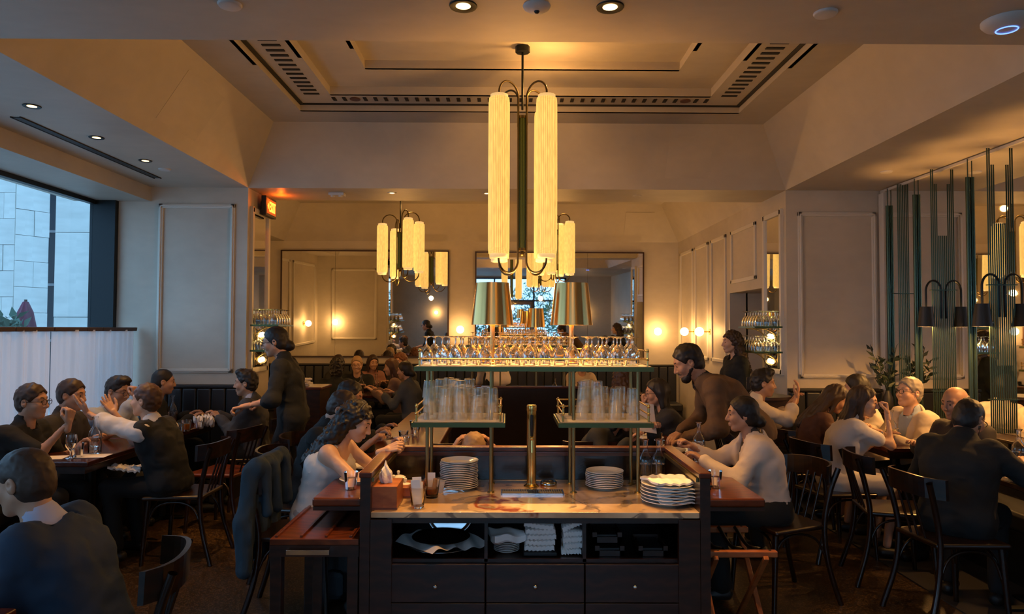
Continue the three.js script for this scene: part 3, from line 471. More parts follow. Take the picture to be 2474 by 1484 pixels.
// slatted side table
{ const o = thing('side_table', 'dark wood side table with raised slats and a steel pull bar', 'side table', [-0.925, 0, 3.755]);
  part('table_top', box(0.43, 0.03, 0.65, 0, 0.589, 0, 0.004), M.woodMid, o);
  for (const x of [-0.19, -0.07, 0.05, 0.17]) part('slat', box(0.014, 0.012, 0.6, x, 0.609, 0.0, 0.003), M.woodMid, o);
  part('apron', merge([box(0.43, 0.055, 0.02, 0, 0.547, 0.315), box(0.02, 0.055, 0.61, -0.205, 0.547, 0), box(0.02, 0.055, 0.61, 0.205, 0.547, 0)]), M.woodDark, o);
  for (const x of [-0.185, 0.185]) for (const z of [-0.29, 0.295]) part('leg', box(0.055, 0.57, 0.055, x, 0.285, z, 0.004), M.woodDark, o);
  part('leg', box(0.05, 0.52, 0.05, -0.03, 0.26, 0.12, 0.004), M.woodDark, o);
  part('pull_bar', merge([box(0.2, 0.024, 0.006, -0.02, 0.552, 0.365, 0.002), box(0.006, 0.024, 0.045, -0.12, 0.552, 0.345, 0.002), box(0.006, 0.024, 0.045, 0.08, 0.552, 0.345, 0.002)]), M.steel, o);
}
// folding tray stand
{ const o = thing('tray_stand', 'low folding wooden tray stand with black straps', 'tray stand', [1.19, 0, 3.765]);
  for (const z of [0.215, -0.215]) { const rl = part('rail', box(0.36, 0.032, 0.04, -0.015, 0.5, z, 0.007), M.woodPale, o); for (const x of [-0.13, 0.13]) part('pin', bar([x, 0.51, z], [x, 0.518, z], 0.007, 12), M.black, rl); }
  const leg = (x, za, zb) => { const g = box(0.026, Math.hypot(0.49, zb - za), 0.022, 0, 0, 0, 0.004); g.rotateX(-Math.atan2(zb - za, -0.49) + Math.PI); g.translate(x, 0.245, (za + zb) / 2); return g; };
  for (const x of [-0.12, 0.13]) { part('leg', leg(x, 0.215, -0.25), M.woodPale, o); part('leg', leg(x - 0.03, -0.215, 0.25), M.woodPale, o); }
  for (const x of [-0.1, 0.0, 0.09]) part('strap', tube([[x, 0.515, 0.2], [x, 0.475, 0], [x, 0.515, -0.2]], 0.012, 10, 4), M.black, o);
}

// bentwood chairs
function chairParts(o, seatMat = M.woodMid, wood = M.woodDark) {              // faces +z
  const seat = box(0.4, 0.03, 0.4, 0, 0.455, 0, 0.014); const p = seat.attributes.position; for (let i = 0; i < p.count; i++) { const z = p.getZ(i); p.setX(i, p.getX(i) * (1 + 0.12 * z / 0.2)); } seat.computeVertexNormals();
  part('seat', seat, seatMat, o);
  for (const s of [-1, 1]) {
    part('leg', bar([s * 0.2, 0, 0.2], [s * 0.18, 0.45, 0.17], 0.014, 12, 0.018), wood, o);
    part('leg', tube([[s * 0.2, 0, -0.27], [s * 0.178, 0.24, -0.2], [s * 0.172, 0.46, -0.18], [s * 0.18, 0.66, -0.215], [s * 0.2, 0.8, -0.26]], 0.0165, 20, 10), wood, o);
    part('brace', tube([[s * 0.185, 0.22, 0.185], [s * 0.165, 0.38, 0.13], [s * 0.16, 0.42, 0], [s * 0.165, 0.38, -0.13], [s * 0.18, 0.22, -0.205]], 0.008, 20, 8), wood, o);
  }
  part('brace', tube([[-0.185, 0.22, 0.19], [-0.13, 0.38, 0.165], [0, 0.42, 0.16], [0.13, 0.38, 0.165], [0.185, 0.22, 0.19]], 0.008, 20, 8), wood, o);
  const n = 14, pts = [], faces = []; for (let i = 0; i <= n; i++) { const a = -1 + 2 * i / n, x = 0.215 * a, z = -0.275 + 0.05 * a * a * 1.0 + 0.06 * Math.pow(Math.abs(a), 6); for (const [dy, dz] of [[0.72, 0.009], [0.72, -0.009], [0.83, -0.014], [0.83, 0.004]]) pts.push([x, dy - 0.012 * a * a, z + dz]); }
  for (let i = 0; i < n; i++) for (let k = 0; k < 4; k++) faces.push([4 * i + k, 4 * i + 4 + k, 4 * i + 4 + (k + 1) % 4, 4 * i + (k + 1) % 4]); faces.push([0, 1, 2, 3], [4 * n + 3, 4 * n + 2, 4 * n + 1, 4 * n]);
  part('backrest', hull(pts, faces), wood, o);
  for (const x of [-0.06, 0, 0.06]) part('back_spindle', bar([x, 0.46, -0.18], [x, 0.74, -0.265], 0.007, 8), wood, o);
}
const chairWood = phy(0.32, 0.28, 0.26, 0.32, { map: woodDarkMap, clearcoat: 0.4, clearcoatRoughness: 0.2 });
let chair0;
function chair(label, x, d, turn) {
  if (!chair0) { chair0 = thing('bentwood_chair', label, 'chair', [x, 0, d], turn, 'dark bentwood dining chairs'); chairParts(chair0, chairWood, chairWood); return chair0; }
  return copy(chair0, [x, 0, d], turn, label);
}
const LEFT = -Math.PI / 2, RIGHT = Math.PI / 2, AWAY = Math.PI;
chair('bentwood chair with a denim jacket over its back, at the communal counter', -1.2, 4.12, RIGHT + 0.08);
chair('bentwood chair of the man in glasses at the communal counter', -1.36, 4.72, RIGHT);
chair('bentwood chair of the bearded man at the communal counter', -1.4, 5.32, RIGHT);
chair('bentwood chair of the woman in the cream jacket', 1.66, 4.3, LEFT - 0.3);
chair('bentwood chair of the woman resting her chin', 1.62, 5.55, LEFT);
chair('bentwood chair of the man in the black vest', -2.28, 5.05, LEFT);
chair('empty bentwood chair with its brown seat showing', -2.3, 5.78, LEFT + 0.2).children[0].material = M.woodMid;
chair('bentwood chair of the man in the grey suit', -2.24, 6.45, LEFT);
chair('bentwood chair of the man in the navy blazer', -1.42, 2.5, LEFT - 0.3);
chair('bentwood chair of the long-haired woman in white', 2.38, 5.15, RIGHT - 0.2);
chair('bentwood chair of the woman in the floral dress', 2.4, 5.85, RIGHT - 0.3);
chair('empty bentwood chair beside the bearded man in knitwear', 2.52, 4.62, RIGHT + 0.2);
chair('bentwood chair of the bearded man in knitwear', 2.5, 4.0, RIGHT - 0.1);
chair('bentwood chair of the young man in the pale shirt', 2.1, 6.2, RIGHT);
chair('bentwood chair behind the station, of the grey-haired guest', -0.32, 5.15, 0);
chair('bentwood chair behind the station, of the guest reading a menu', 0.62, 5.25, 0);

// dining tables
function diningTable(label, x0, x1, d0, d1, mat = M.woodMid) {
  const o = thing('dining_table', label, 'table', [(x0 + x1) / 2, 0, (d0 + d1) / 2], 0, 'dark wooden dining tables'); const w = x1 - x0, l = d1 - d0;
  part('tabletop', box(w, 0.035, l, 0, 0.742, 0, 0.008), mat, o); part('apron', box(w - 0.08, 0.05, l - 0.08, 0, 0.7, 0), M.woodDark, o);
  part('pedestal', merge([cyl(0.035, 0.035, 0.66, 0, 0.02, 0), box(0.4, 0.02, 0.06, 0, 0.012, 0, 0.005), box(0.06, 0.02, 0.4, 0, 0.012, 0, 0.005)]), M.blackMetal, o); return o;
}
const tableDark = phy(0.3, 0.25, 0.25, 0.22, { map: woodMidMap, clearcoat: 0.6, clearcoatRoughness: 0.1 });
diningTable('glossy table of the two talking men by the curtain', -3.2, -2.68, 4.55, 5.5, tableDark);
diningTable('glossy table with the orange drink, before the grey-suited man', -3.2, -2.68, 5.53, 6.6, tableDark);
diningTable('table of the long-haired woman and the cream-jacket guest', 2.78, 3.22, 5.15, 5.75, tableDark);
diningTable('table between the pale-shirted man and the woman in the blouse', 2.72, 3.2, 5.9, 6.5, tableDark);
diningTable('table of the bearded man in knitwear', 2.86, 3.34, 3.75, 4.45, tableDark);
diningTable('table corner with a menu beside the navy blazer', -2.1, -1.5, 1.6, 2.2, tableDark);
diningTable('small table among the back guests, below the seamed mirror', -1.95, -1.3, 9.1, 9.7, tableDark);
diningTable('small table below the wide rack mirror', 1.2, 1.85, 9.3, 9.9, tableDark);

// banquettes
function banquette(label, w, [x, d], turn, h = 1.06, depth = 0.5) { const o = thing('banquette', label, 'banquette', [x, 0, d], turn, 'black leather banquettes');
  part('seat', box(w, 0.12, depth, 0, 0.42, depth / 2, 0.03), M.leather, o); part('base', box(w, 0.36, depth - 0.06, 0, 0.18, depth / 2 - 0.03), M.black, o); part('top_rail', box(w, 0.03, 0.09, 0, h - 0.015, 0.035, 0.008), M.black, o);
  const n = Math.max(2, Math.round(w / 0.14)); for (let i = 0; i < n; i++) part('back_channel', box(w / n - 0.003, h - 0.5, 0.075, -w / 2 + w * (i + 0.5) / n, 0.47 + (h - 0.5) / 2, 0.04, 0.02), M.leather, o); return o; }
banquette('black channelled banquette along the back wall', 6.6, [-0.6, BACK - 0.005], 0);
banquette('black banquette against the window pillar', 0.98, [-3.06, DP - 0.005], 0, 1.07, 0.28);
banquette('black banquette against the plain panelled pillar', 0.9, [3.2, DP - 0.005], 0, 1.05, 0.26);
{ const o = banquette('long black banquette under the tall mirror', 4.8, [MIR - 0.005, 4.2], LEFT, 0.85, 0.5); part('ledge', box(4.8, 0.02, 0.2, 0, 0.846, 0.1, 0.004), M.woodDark, o); }
banquette('low black window bench in front of the pale curtain', 4.9, [-3.56, 4.1], RIGHT, 0.6, 0.4);

// pale cafe curtain
{ const o = thing('cafe_curtain', 'pale pleated half-height curtain hanging before the window', 'curtain', [-3.6, 0, 4.2]);
  const cuts = [1.6, 2.2, 2.75, 3.3, 3.9, 4.5, 5.17, 5.61, 6.05, 6.28, 6.86];
  for (let c = 0; c + 1 < cuts.length; c++) { const a = cuts[c] + 0.004, b = cuts[c + 1] - 0.004, n = 60, m = 6, pos = [], idx = [];
    for (let j = 0; j <= m; j++) for (let i = 0; i <= n; i++) { const d = a + (b - a) * i / n, y = 0.3 + 1.3 * j / m, f = (i / n), e = Math.min(1, Math.min(f, 1 - f) * 10); pos.push(0.012 * Math.sin(d * 47 + c) * e + 0.008 * Math.sin(d * 19 + 2 * c + y * 0.8) * e + 0.004 * Math.sin(d * 120) + (1 - e) * -0.02, y, 4.2 - d); }
    for (let j = 0; j < m; j++) for (let i = 0; i < n; i++) { const k = j * (n + 1) + i; idx.push(k, k + 1, k + n + 2, k, k + n + 2, k + n + 1); }
    const g = new THREE.BufferGeometry(); g.setAttribute('position', new THREE.Float32BufferAttribute(pos, 3)); g.setIndex(idx); g.computeVertexNormals(); const m2 = M.curtain; m2.side = THREE.DoubleSide; part('curtain_panel', g, m2, o);
    part('heading_band', box(0.03, 0.035, b - a, 0, 1.605, 4.2 - (a + b) / 2, 0.008), std(0.06, 0.035, 0.025, 0.6), o); }
  part('curtain_rod', bar([0, 1.615, 2.6], [0, 1.615, -2.67], 0.008), M.brassAged, o);
}
// point-of-sale desk and tablet
{ const o = thing('host_stand', 'small dark host stand between the panelled pillar and the pale-shirted man', 'stand', [2.42, 0, 6.62]); part('body', box(0.36, 0.98, 0.36, 0, 0.49, 0), M.woodDark, o); part('top', cyl(0.24, 0.24, 0.025, 0, 0.98, 0, 36), M.woodDark, o);
  const p = thing('payment_terminal', 'dark tablet terminal tilted on a round foot on the host stand', 'terminal', [2.38, 1.005, 6.58], -0.5); part('foot', cyl(0.07, 0.05, 0.02, 0.03, 0, 0), M.black, p); part('stalk', bar([0.04, 0.01, 0], [0.03, 0.1, 0], 0.022), M.black, p);
  const scr = box(0.22, 0.012, 0.15, 0, 0, 0, 0.004); scr.rotateX(0.85); scr.rotateZ(0.1); scr.translate(-0.02, 0.12, 0.02); part('screen_slab', scr, std(0.02, 0.022, 0.03, 0.15), p); }
// service stand behind the window pillar
{ const o = thing('service_stand', 'dark service stand behind the window pillar, with folded napkins', 'stand', [-2.28, 0, 7.9]); part('body', box(0.5, 0.95, 0.42, 0, 0.475, 0), M.woodDark, o); part('top', box(0.54, 0.03, 0.46, 0, 0.965, 0, 0.006), M.woodMid, o); }

// glass shelves with stemware on the two pillars
for (const [s, x, who] of [[1, XL, 'window pillar'], [-1, XR, 'pillar by the passage']]) for (const [y, which] of [[1.655, 'upper'], [1.405, 'lower']]) {
  const o = thing('wall_shelf', `${which} green-edged glass shelf on the ${who}`, 'shelf', [x, y - 0.02, 7.22]);
  part('shelf_board', box(0.27, 0.014, 0.5, s * 0.15, 0.012, 0, 0.003), M.shelfGlass, o);
  part('edge_strip', merge([box(0.008, 0.018, 0.5, s * 0.287, 0.011, 0), box(0.27, 0.018, 0.006, s * 0.15, 0.011, 0.252)]), M.greenMetal, o);
  for (const z of [-0.16, 0.16]) part('bracket', merge([tube([[s * 0.03, -0.14, z], [s * 0.06, -0.06, z], [s * 0.14, -0.01, z], [s * 0.24, 0.0, z]], 0.007, 16, 8), bar([s * 0.025, -0.15, z], [s * 0.025, 0.0, z], 0.008)]), M.brassAged, o);
  const l = thing('shelf_lamp', `small glowing lamp under the ${which} glass shelf on the ${who}`, 'wall light', [x, y - 0.12, 7.1], 0, 'small lamps under the glass shelves');
  part('backplate', bar([s * 0.02, 0, 0], [s * 0.035, 0, 0], 0.035, 20), M.brassAged, l); part('light_bulb', merge([ball(0.026, s * 0.085, 0.015, 0.03, 9), ball(0.026, s * 0.085, 0.015, -0.03, 9)]), M.bulb, l); part('glass_bowl', lathe([[0.012, -0.03], [0.04, -0.02], [0.062, 0.02], [0.066, 0.05], [0.064, 0.05], [0.06, 0.022], [0.038, -0.016], [0.0, -0.026]], 24).translate(s * 0.085, 0, 0), M.glass, l);
  part('stem', bar([s * 0.03, -0.02, 0], [s * 0.085, -0.03, 0], 0.006), M.brassAged, l);
  point(x + s * 0.085, y - 0.105, 7.1, 0.34, WARM, 1);
}
// ================================================================== glassware, china and small things
const wineGeo = lathe([[0.0, 0.152], [0.033, 0.155], [0.034, 0.153], [0.012, 0.149], [0.0042, 0.143], [0.0038, 0.128], [0.0048, 0.112], [0.014, 0.102], [0.029, 0.082], [0.0375, 0.056], [0.0385, 0.034], [0.0345, 0.0], [0.0337, 0.0005], [0.0375, 0.034], [0.0365, 0.055], [0.028, 0.08], [0.013, 0.1], [0.0, 0.106]], 20);  // standing on its rim
const tumblerGeo = lathe([[0.0, 0.092], [0.028, 0.092], [0.0295, 0.09], [0.0385, 0.0], [0.0372, 0.0], [0.0283, 0.078], [0.0, 0.079]], 20);   // upside down
const tumblerShell = lathe([[0.0, 0.092], [0.028, 0.092], [0.0295, 0.09], [0.032, 0.066], [0.0385, 0.0]], 20);
const tumblerUp = tumblerGeo.clone().rotateX(Math.PI).translate(0, 0.092, 0);
const wineUp = wineGeo.clone().rotateX(Math.PI).translate(0, 0.155, 0);
function many(name, geo, mat, label, category, group) { const m = single(name, geo, mat, label, category, [0, -50, 0], 0, group); scene.remove(m); used[name]--; return (x, y, d, lab, turn = rnd() * 6.28) => { const c = m.clone(); c.name = numbered(name); c.position.set(x, y, -d); c.rotation.y = turn; c.userData = { ...m.userData }; if (lab) c.userData.label = lab; scene.add(c); return c; }; }
const wine = many('wine_glass', wineGeo, M.glass, 'upturned wine glass on the top shelf of the near brass rack', 'wine glass', 'upturned wine glasses on the near rack');
for (const [d, off] of [[3.83, 0], [3.95, 0.035], [4.06, 0.012]]) for (let i = 0; i < 15; i++) { const x = -0.435 + off + i * 0.0795 + rr(-0.006, 0.006); if (Math.abs(x + 0.082) < 0.06 && d === 3.95 || Math.abs(x - 0.362) < 0.06 && d === 3.95 || x > 0.72) continue; wine(x, 1.4235, d + rr(-0.006, 0.006)); }
const wineFar = many('wine_glass', wineGeo, M.glass, 'upturned wine glass on the far brass rack', 'wine glass', 'upturned wine glasses on the far rack');
for (const d of [8.67, 8.86]) for (let i = 0; i < 14; i++) { const x = -0.42 + i * 0.083 + (d > 8.8 ? 0.03 : 0); if (Math.abs(x + 0.09) < 0.055 && d > 8.8 || Math.abs(x - 0.36) < 0.055 && d > 8.8) continue; wineFar(x, 1.4235, d); }
for (const [s, x, who] of [[1, XL, 'window pillar'], [-1, XR, 'pillar by the passage']]) for (const [y, which] of [[1.655, 'upper'], [1.405, 'lower']]) {
  const g = many('wine_glass', wineGeo, M.glass, `upturned wine glass on the ${which} shelf of the ${who}`, 'wine glass', `glasses on the ${which} shelf of the ${who}`);
  for (let i = 0; i < 3; i++) for (let j = 0; j < 6; j++) g(x + s * (0.07 + i * 0.08), y, 7.03 + j * 0.078);
}
const tum = many('tumbler', tumblerShell, M.tumblerGlass, 'nested upturned tumbler in the stacks over the sugar pots', 'tumbler', 'tumbler stacks on the rack shelf by the sugar pots');
for (const [x, d, n] of [[-0.415, 3.85, 4], [-0.335, 3.83, 3], [-0.25, 3.83, 4], [-0.165, 3.84, 3], [-0.08, 3.86, 3], [-0.375, 3.95, 4], [-0.29, 3.94, 4], [-0.2, 3.95, 4], [-0.11, 3.96, 3], [-0.33, 4.05, 4], [-0.24, 4.05, 3]]) { const tx = rr(-0.02, 0.02); for (let k = 0; k < n; k++) tum(x + tx * k * 0.2, 1.1265 + k * 0.04, d); }
const tum2 = many('tumbler', tumblerShell, M.tumblerGlass, 'nested upturned tumbler in the stacks over the napkin plates', 'tumbler', 'tumbler stacks on the rack shelf by the napkin plates');
for (const [x, d, n] of [[0.41, 3.85, 4], [0.5, 3.84, 4], [0.59, 3.85, 3], [0.69, 3.85, 3], [0.45, 3.95, 4], [0.545, 3.96, 3], [0.63, 3.95, 3]]) { const tx = rr(-0.02, 0.02); for (let k = 0; k < n; k++) tum2(x + tx * k * 0.2, 1.1265 + k * 0.04, d); }
const tum3 = many('tumbler', tumblerShell, M.tumblerGlass, 'upturned tumbler on the lower shelf of the far rack', 'tumbler', 'tumblers on the far rack');
for (let i = 0; i < 5; i++) for (let k = 0; k < 2; k++) { tum3(-0.4 + i * 0.085, 1.1265 + k * 0.04, 8.68); tum3(0.4 + i * 0.075, 1.1265 + k * 0.04, 8.68); }

// brass beer tap, drip tray, ash-can
{ const o = thing('beer_tap', 'polished brass beer tower with a black-handled tap', 'beer tap', [SX, TOP, 3.99]);
  part('column', lathe([[0, 0], [0.042, 0], [0.044, 0.004], [0.03, 0.012], [0.026, 0.02], [0.026, 0.42], [0.0285, 0.426], [0.0285, 0.45], [0.024, 0.456], [0, 0.456]], 36), M.brass, o);
  part('spout', merge([bar([0, 0.27, 0.02], [0, 0.27, 0.06], 0.009), bar([0, 0.275, 0.058], [0, 0.2, 0.075], 0.0085, 10, 0.0075), ball(0.013, 0, 0.275, 0.058)]), M.brass, o); part('tap_handle', lathe([[0, 0], [0.008, 0], [0.011, 0.06], [0.009, 0.115], [0, 0.12]], 16).translate(0, 0.29, 0.06), M.black, o); }
{ const o = thing('drip_tray', 'low steel drip tray with a black slotted grille before the tap', 'drip tray', [X(1287, 3.82), TOP, 3.82]); part('tray', merge([box(0.33, 0.01, 0.008, 0, 0.005, 0.046), box(0.33, 0.01, 0.008, 0, 0.005, -0.046), box(0.008, 0.01, 0.1, -0.165, 0.005, 0), box(0.008, 0.01, 0.1, 0.165, 0.005, 0)]), M.steel, o); part('sump', box(0.325, 0.003, 0.09, 0, 0.0015, 0), M.black, o);
  for (let i = 0; i < 26; i++) part('slat', box(0.005, 0.004, 0.088, -0.155 + i * 0.0124, 0.008, 0), M.black, o); }
{ const o = thing('glass_rinser', 'small round black and steel glass rinser beside the tap', 'rinser', [X(1327, 4.0), TOP, 4.03]); part('body', lathe([[0, 0], [0.045, 0], [0.048, 0.006], [0.045, 0.02], [0.03, 0.02], [0.028, 0.012], [0, 0.012]], 32), M.steel, o); part('star', merge([box(0.05, 0.004, 0.006, 0, 0.02, 0), box(0.006, 0.004, 0.05, 0, 0.02, 0)]), M.black, o); }

// plates, one by one
const plateGeo = (r) => lathe([[0, 0.004], [r * 0.5, 0.004], [r * 0.56, 0.0], [r * 0.6, 0.0], [r * 0.62, 0.005], [r * 0.98, 0.018], [r, 0.0205], [r * 0.985, 0.0225], [r * 0.62, 0.0095], [r * 0.5, 0.008], [0, 0.008]], 40);
const plateS = plateGeo(0.105), plateL = plateGeo(0.135);
{ const p = many('plate', plateS, M.china, 'white plate in the tall stack by the sugar pots', 'plate', 'tall plate stack'); for (let i = 0; i < 15; i++) p(X(1112, 3.95) + rr(-0.003, 0.003), TOP + i * 0.0098, 3.93 + rr(-0.003, 0.003));
  const q = many('plate', plateS, M.china, 'white plate in the short stack behind the drip tray', 'plate', 'short plate stack'); for (let i = 0; i < 9; i++) q(X(1460, 3.95) + rr(-0.003, 0.003), TOP + i * 0.0098, 3.95 + rr(-0.003, 0.003)); }
// folded cloths
function cloth(w, h, t, n = 10, wav = 0.004, s = 1) {                          // soft slab with rounded, uneven edges
  const g = new RoundedBoxGeometry(w, h, t, 3, h * 0.48), b = new THREE.BoxGeometry(w, h, t, n, 3, n), p = b.attributes.position; void g;
  for (let i = 0; i < p.count; i++) { const x = p.getX(i), y = p.getY(i), z = p.getZ(i); const e = Math.max(Math.abs(2 * x / w), Math.abs(2 * z / t)); const q = wav * (Math.sin(x * 43 * s + z * 17 + s) + Math.sin(z * 51 - x * 23 + s * 2.1)) * 0.5; p.setXYZ(i, x + q * 0.8 * Math.sin(z * 30 + s), y * (1 - 0.35 * Math.pow(e, 8)) + q * (0.6 + 0.6 * e), z + q * 0.8 * Math.cos(x * 30 - s)); }
  b.computeVertexNormals(); return metric(b);
}
{ // the big stack with napkins between the plates
  const x0 = X(1612, 3.62), d0 = 3.62; const p = many('plate', plateL, M.china, 'white dinner plate in the stack layered with napkins', 'plate', 'napkin-layered dinner plates'); const nk = many('folded_napkin', cloth(0.2, 0.006, 0.17, 12, 0.004, 2), M.linen, 'thin white napkin between the stacked dinner plates', 'napkin', 'napkins between the dinner plates');
  for (let i = 0; i < 6; i++) { p(x0 + rr(-0.004, 0.004), TOP + i * 0.0165, d0); if (i > 0 && i < 6 && i % 1 === 0) nk(x0 + 0.035 + rr(-0.006, 0.006), TOP + i * 0.0165 + 0.006, d0 - 0.025, undefined, rr(-0.12, 0.12)); }
  single('folded_napkin', cloth(0.23, 0.014, 0.2, 16, 0.006, 3), M.linen, 'large white napkin lying on top of the dinner plate stack', 'napkin', [x0 + 0.01, TOP + 6 * 0.0165 + 0.017, d0], 0.25);
  const bk = many('menu_booklet', box(0.09, 0.012, 0.15, 0, 0.006, 0, 0.002), std(0.02, 0.016, 0.015, 0.5), 'dark booklet in the leaning pile beside the dinner plates', 'booklet', 'dark booklets beside the dinner plates');
  for (let i = 0; i < 7; i++) bk(X(1672, 3.68) + 0.015 * i * 0.2, TOP + i * 0.0125, 3.68, undefined, 0.1 + 0.05 * i);
  single('paper_slip', box(0.085, 0.004, 0.14, 0, 0.002, 0), M.paper, 'pale paper slip on top of the dark booklets', 'paper', [X(1674, 3.68), TOP + 7 * 0.0125 + 0.001, 3.68], 0.45);
}
// sugar pots with lids
{ const potGeo = lathe([[0, 0], [0.026, 0], [0.03, 0.004], [0.038, 0.03], [0.036, 0.046], [0.033, 0.046], [0, 0.044]], 24), lidGeo = lathe([[0, 0.062], [0.004, 0.06], [0.0085, 0.072], [0.0095, 0.078], [0.007, 0.084], [0, 0.086]], 16), capGeo = lathe([[0.041, 0.046], [0.042, 0.048], [0.03, 0.056], [0.005, 0.062], [0, 0.062]], 24);
  const first = thing('sugar_pot', 'white china pot with a knobbed lid in the cluster at the worktop corner', 'sugar pot', [X(928, 3.95), TOP, 3.98], 0, 'white lidded pots'); part('bowl', potGeo, M.china, first); const lid = part('lid', capGeo, M.china, first); part('knob', lidGeo, M.china, lid); part('handle', tube([[0.034, 0.012, 0], [0.055, 0.018, 0], [0.056, 0.034, 0], [0.035, 0.036, 0]], 0.004, 12, 6), M.china, first);
  for (const [px, d] of [[966, 4.0], [915, 3.86], [955, 3.88], [945, 3.78], [983, 3.8], [920, 4.08]]) copy(first, [X(px, d), TOP, d], rnd() * 6); }
// wooden caddies
{ const cad = (label, x, d, w, h, l) => { const o = thing('wooden_caddy', label, 'caddy', [x, TOP, d], 0); part('box', box(w, h, l, 0, h / 2, 0, 0.003), M.woodPale, o); part('base_strip', box(w + 0.002, 0.008, l + 0.002, 0, 0.008, 0), M.woodMid, o); return o; };
  cad('wooden box with a crumpled napkin on it, at the worktop corner', X(936, 3.53), 3.56, 0.135, 0.115, 0.2);
  cad('low wooden drawer box behind the paper-filled glass', X(1000, 3.75), 3.79, 0.11, 0.055, 0.18);
  cad('wooden box behind the box with the crumpled napkin', X(915, 3.72), 3.78, 0.07, 0.1, 0.2);
  const g = new THREE.IcosahedronGeometry(0.03, 4), p = g.attributes.position; for (let i = 0; i < p.count; i++) { const v = V3(p.getX(i), p.getY(i), p.getZ(i)), k = 1 + 0.35 * Math.sin(v.x * 140 + v.y * 60) * Math.cos(v.z * 120) ; v.multiplyScalar(k); p.setXYZ(i, v.x, v.y * 1.35 + (v.x < 0 ? 0.6 * Math.max(0, v.y) : 0), v.z); } g.computeVertexNormals(); g.translate(0, 0.032, 0);
  single('crumpled_napkin', g, M.linen, 'crumpled white paper napkin on the wooden box', 'napkin', [X(938, 3.55), TOP + 0.118, 3.55]); }
// glasses with papers
{ const up = (name, label, x, y, d, fill) => { const o = thing(name, label, 'glass', [x, y, d]); part('tumbler', lathe([[0, 0.008], [0.026, 0.008], [0.029, 0.0], [0.031, 0.002], [0.042, 0.1], [0.0405, 0.1], [0.03, 0.012], [0, 0.012]], 28), M.glass, o); fill(o); };
  up('glass_of_papers', 'clear glass holding folded white slips at the front of the worktop', X(1013, 3.52), TOP, 3.52, (o) => { for (const [a, t, h] of [[-0.12, 0.1, 0.125], [-0.06, -0.02, 0.135], [0.02, -0.1, 0.11]]) { const g = box(0.045, h, 0.0015, 0, h / 2, 0); g.rotateZ(-a * 0.8); g.translate(0, 0.013, t * 0.12); part('paper_slip', g, M.paper, o); } });
  up('glass_of_corks', 'clear glass with a cork, a white slip and amber liquid', X(1047, 3.72), TOP, 3.72, (o) => { part('amber_drink', cyl(0.029, 0.033, 0.035, 0, 0.012, 0), phy(0.9, 0.4, 0.08, 0.02, { transmission: 0.9, thickness: 0.05, attenuationColor: new THREE.Color().setRGB(0.8, 0.25, 0.03), attenuationDistance: 0.03 }), o); part('cork', bar([0.01, 0.03, 0.01], [0.018, 0.1, 0.012], 0.011, 12), std(0.45, 0.25, 0.12, 0.8), o); const g = box(0.04, 0.115, 0.0015, -0.005, 0.07, -0.012); part('paper_slip', g, M.paper, o); });
  const cup = thing('paper_cup', 'white fluted paper cup beside the tall plate stack', 'cup', [X(1066, 3.9), TOP, 3.84]); part('cup_wall', lathe([[0, 0], [0.022, 0], [0.034, 0.06], [0.033, 0.06], [0.021, 0.004], [0, 0.004]], 24), M.paper, cup); }
// carafes
const bottleGeo = lathe([[0, 0.004], [0.034, 0.004], [0.038, 0.0], [0.041, 0.004], [0.041, 0.12], [0.036, 0.15], [0.016, 0.18], [0.0135, 0.2], [0.0135, 0.235], [0.022, 0.25], [0.0205, 0.251], [0.0118, 0.236], [0.0118, 0.2], [0.0142, 0.179], [0.034, 0.148], [0.0385, 0.12], [0.0385, 0.008], [0, 0.009]], 28), waterGeo = cyl(0.0375, 0.0375, 0.1, 0, 0.01, 0, 24);
function carafe(label, x, y, d) { const o = thing('water_carafe', label, 'carafe', [x, y, d], 0, 'clear water carafes'); part('bottle', bottleGeo, M.glass, o); part('water', waterGeo, M.water, o); }
for (const [px, d, lab] of [[1559, 4.08, 'clear carafe at the partition, the one nearer the rack pole'], [1591, 4.08, 'clear carafe at the partition, the one nearer the partition corner']]) carafe(lab, X(px, d), TOP, d);
carafe('clear carafe on the counter between the brown-jacket man and the cream-jacket woman', X(1688, 4.62), 0.761, 4.62);
carafe('clear carafe by the raised hand of the man in the vest', X(240, 4.85), 0.761, 4.85); carafe('clear carafe before the dark banquette, beside the orange drink', X(424, 6.35), 0.761, 6.35);
carafe('clear carafe on the table of the cream-jacket guest', 2.92, 0.761, 5.35); carafe('clear carafe beside the bearded man in knitwear', X(2462, 4.35), 0.761, 4.35);
for (const [px, d, lab] of [[875, 9.3, 'carafe on the small back table, beside the blond man'], [911, 9.45, 'carafe on the small back table, beside the long-haired woman']]) carafe(lab, X(px, d), 0.761, d);
carafe('carafe on the far station, between the two tumbler shelves', 0.62, TOP, 9.1);
for (const [px, lab] of [[1110, 'carafe neck showing above the tumbler stacks, the taller'], [1125, 'carafe neck showing above the tumbler stacks, the shorter']]) carafe(lab, px > 1115 ? -0.5 : -0.6, TOP, px > 1115 ? 9.18 : 9.08);
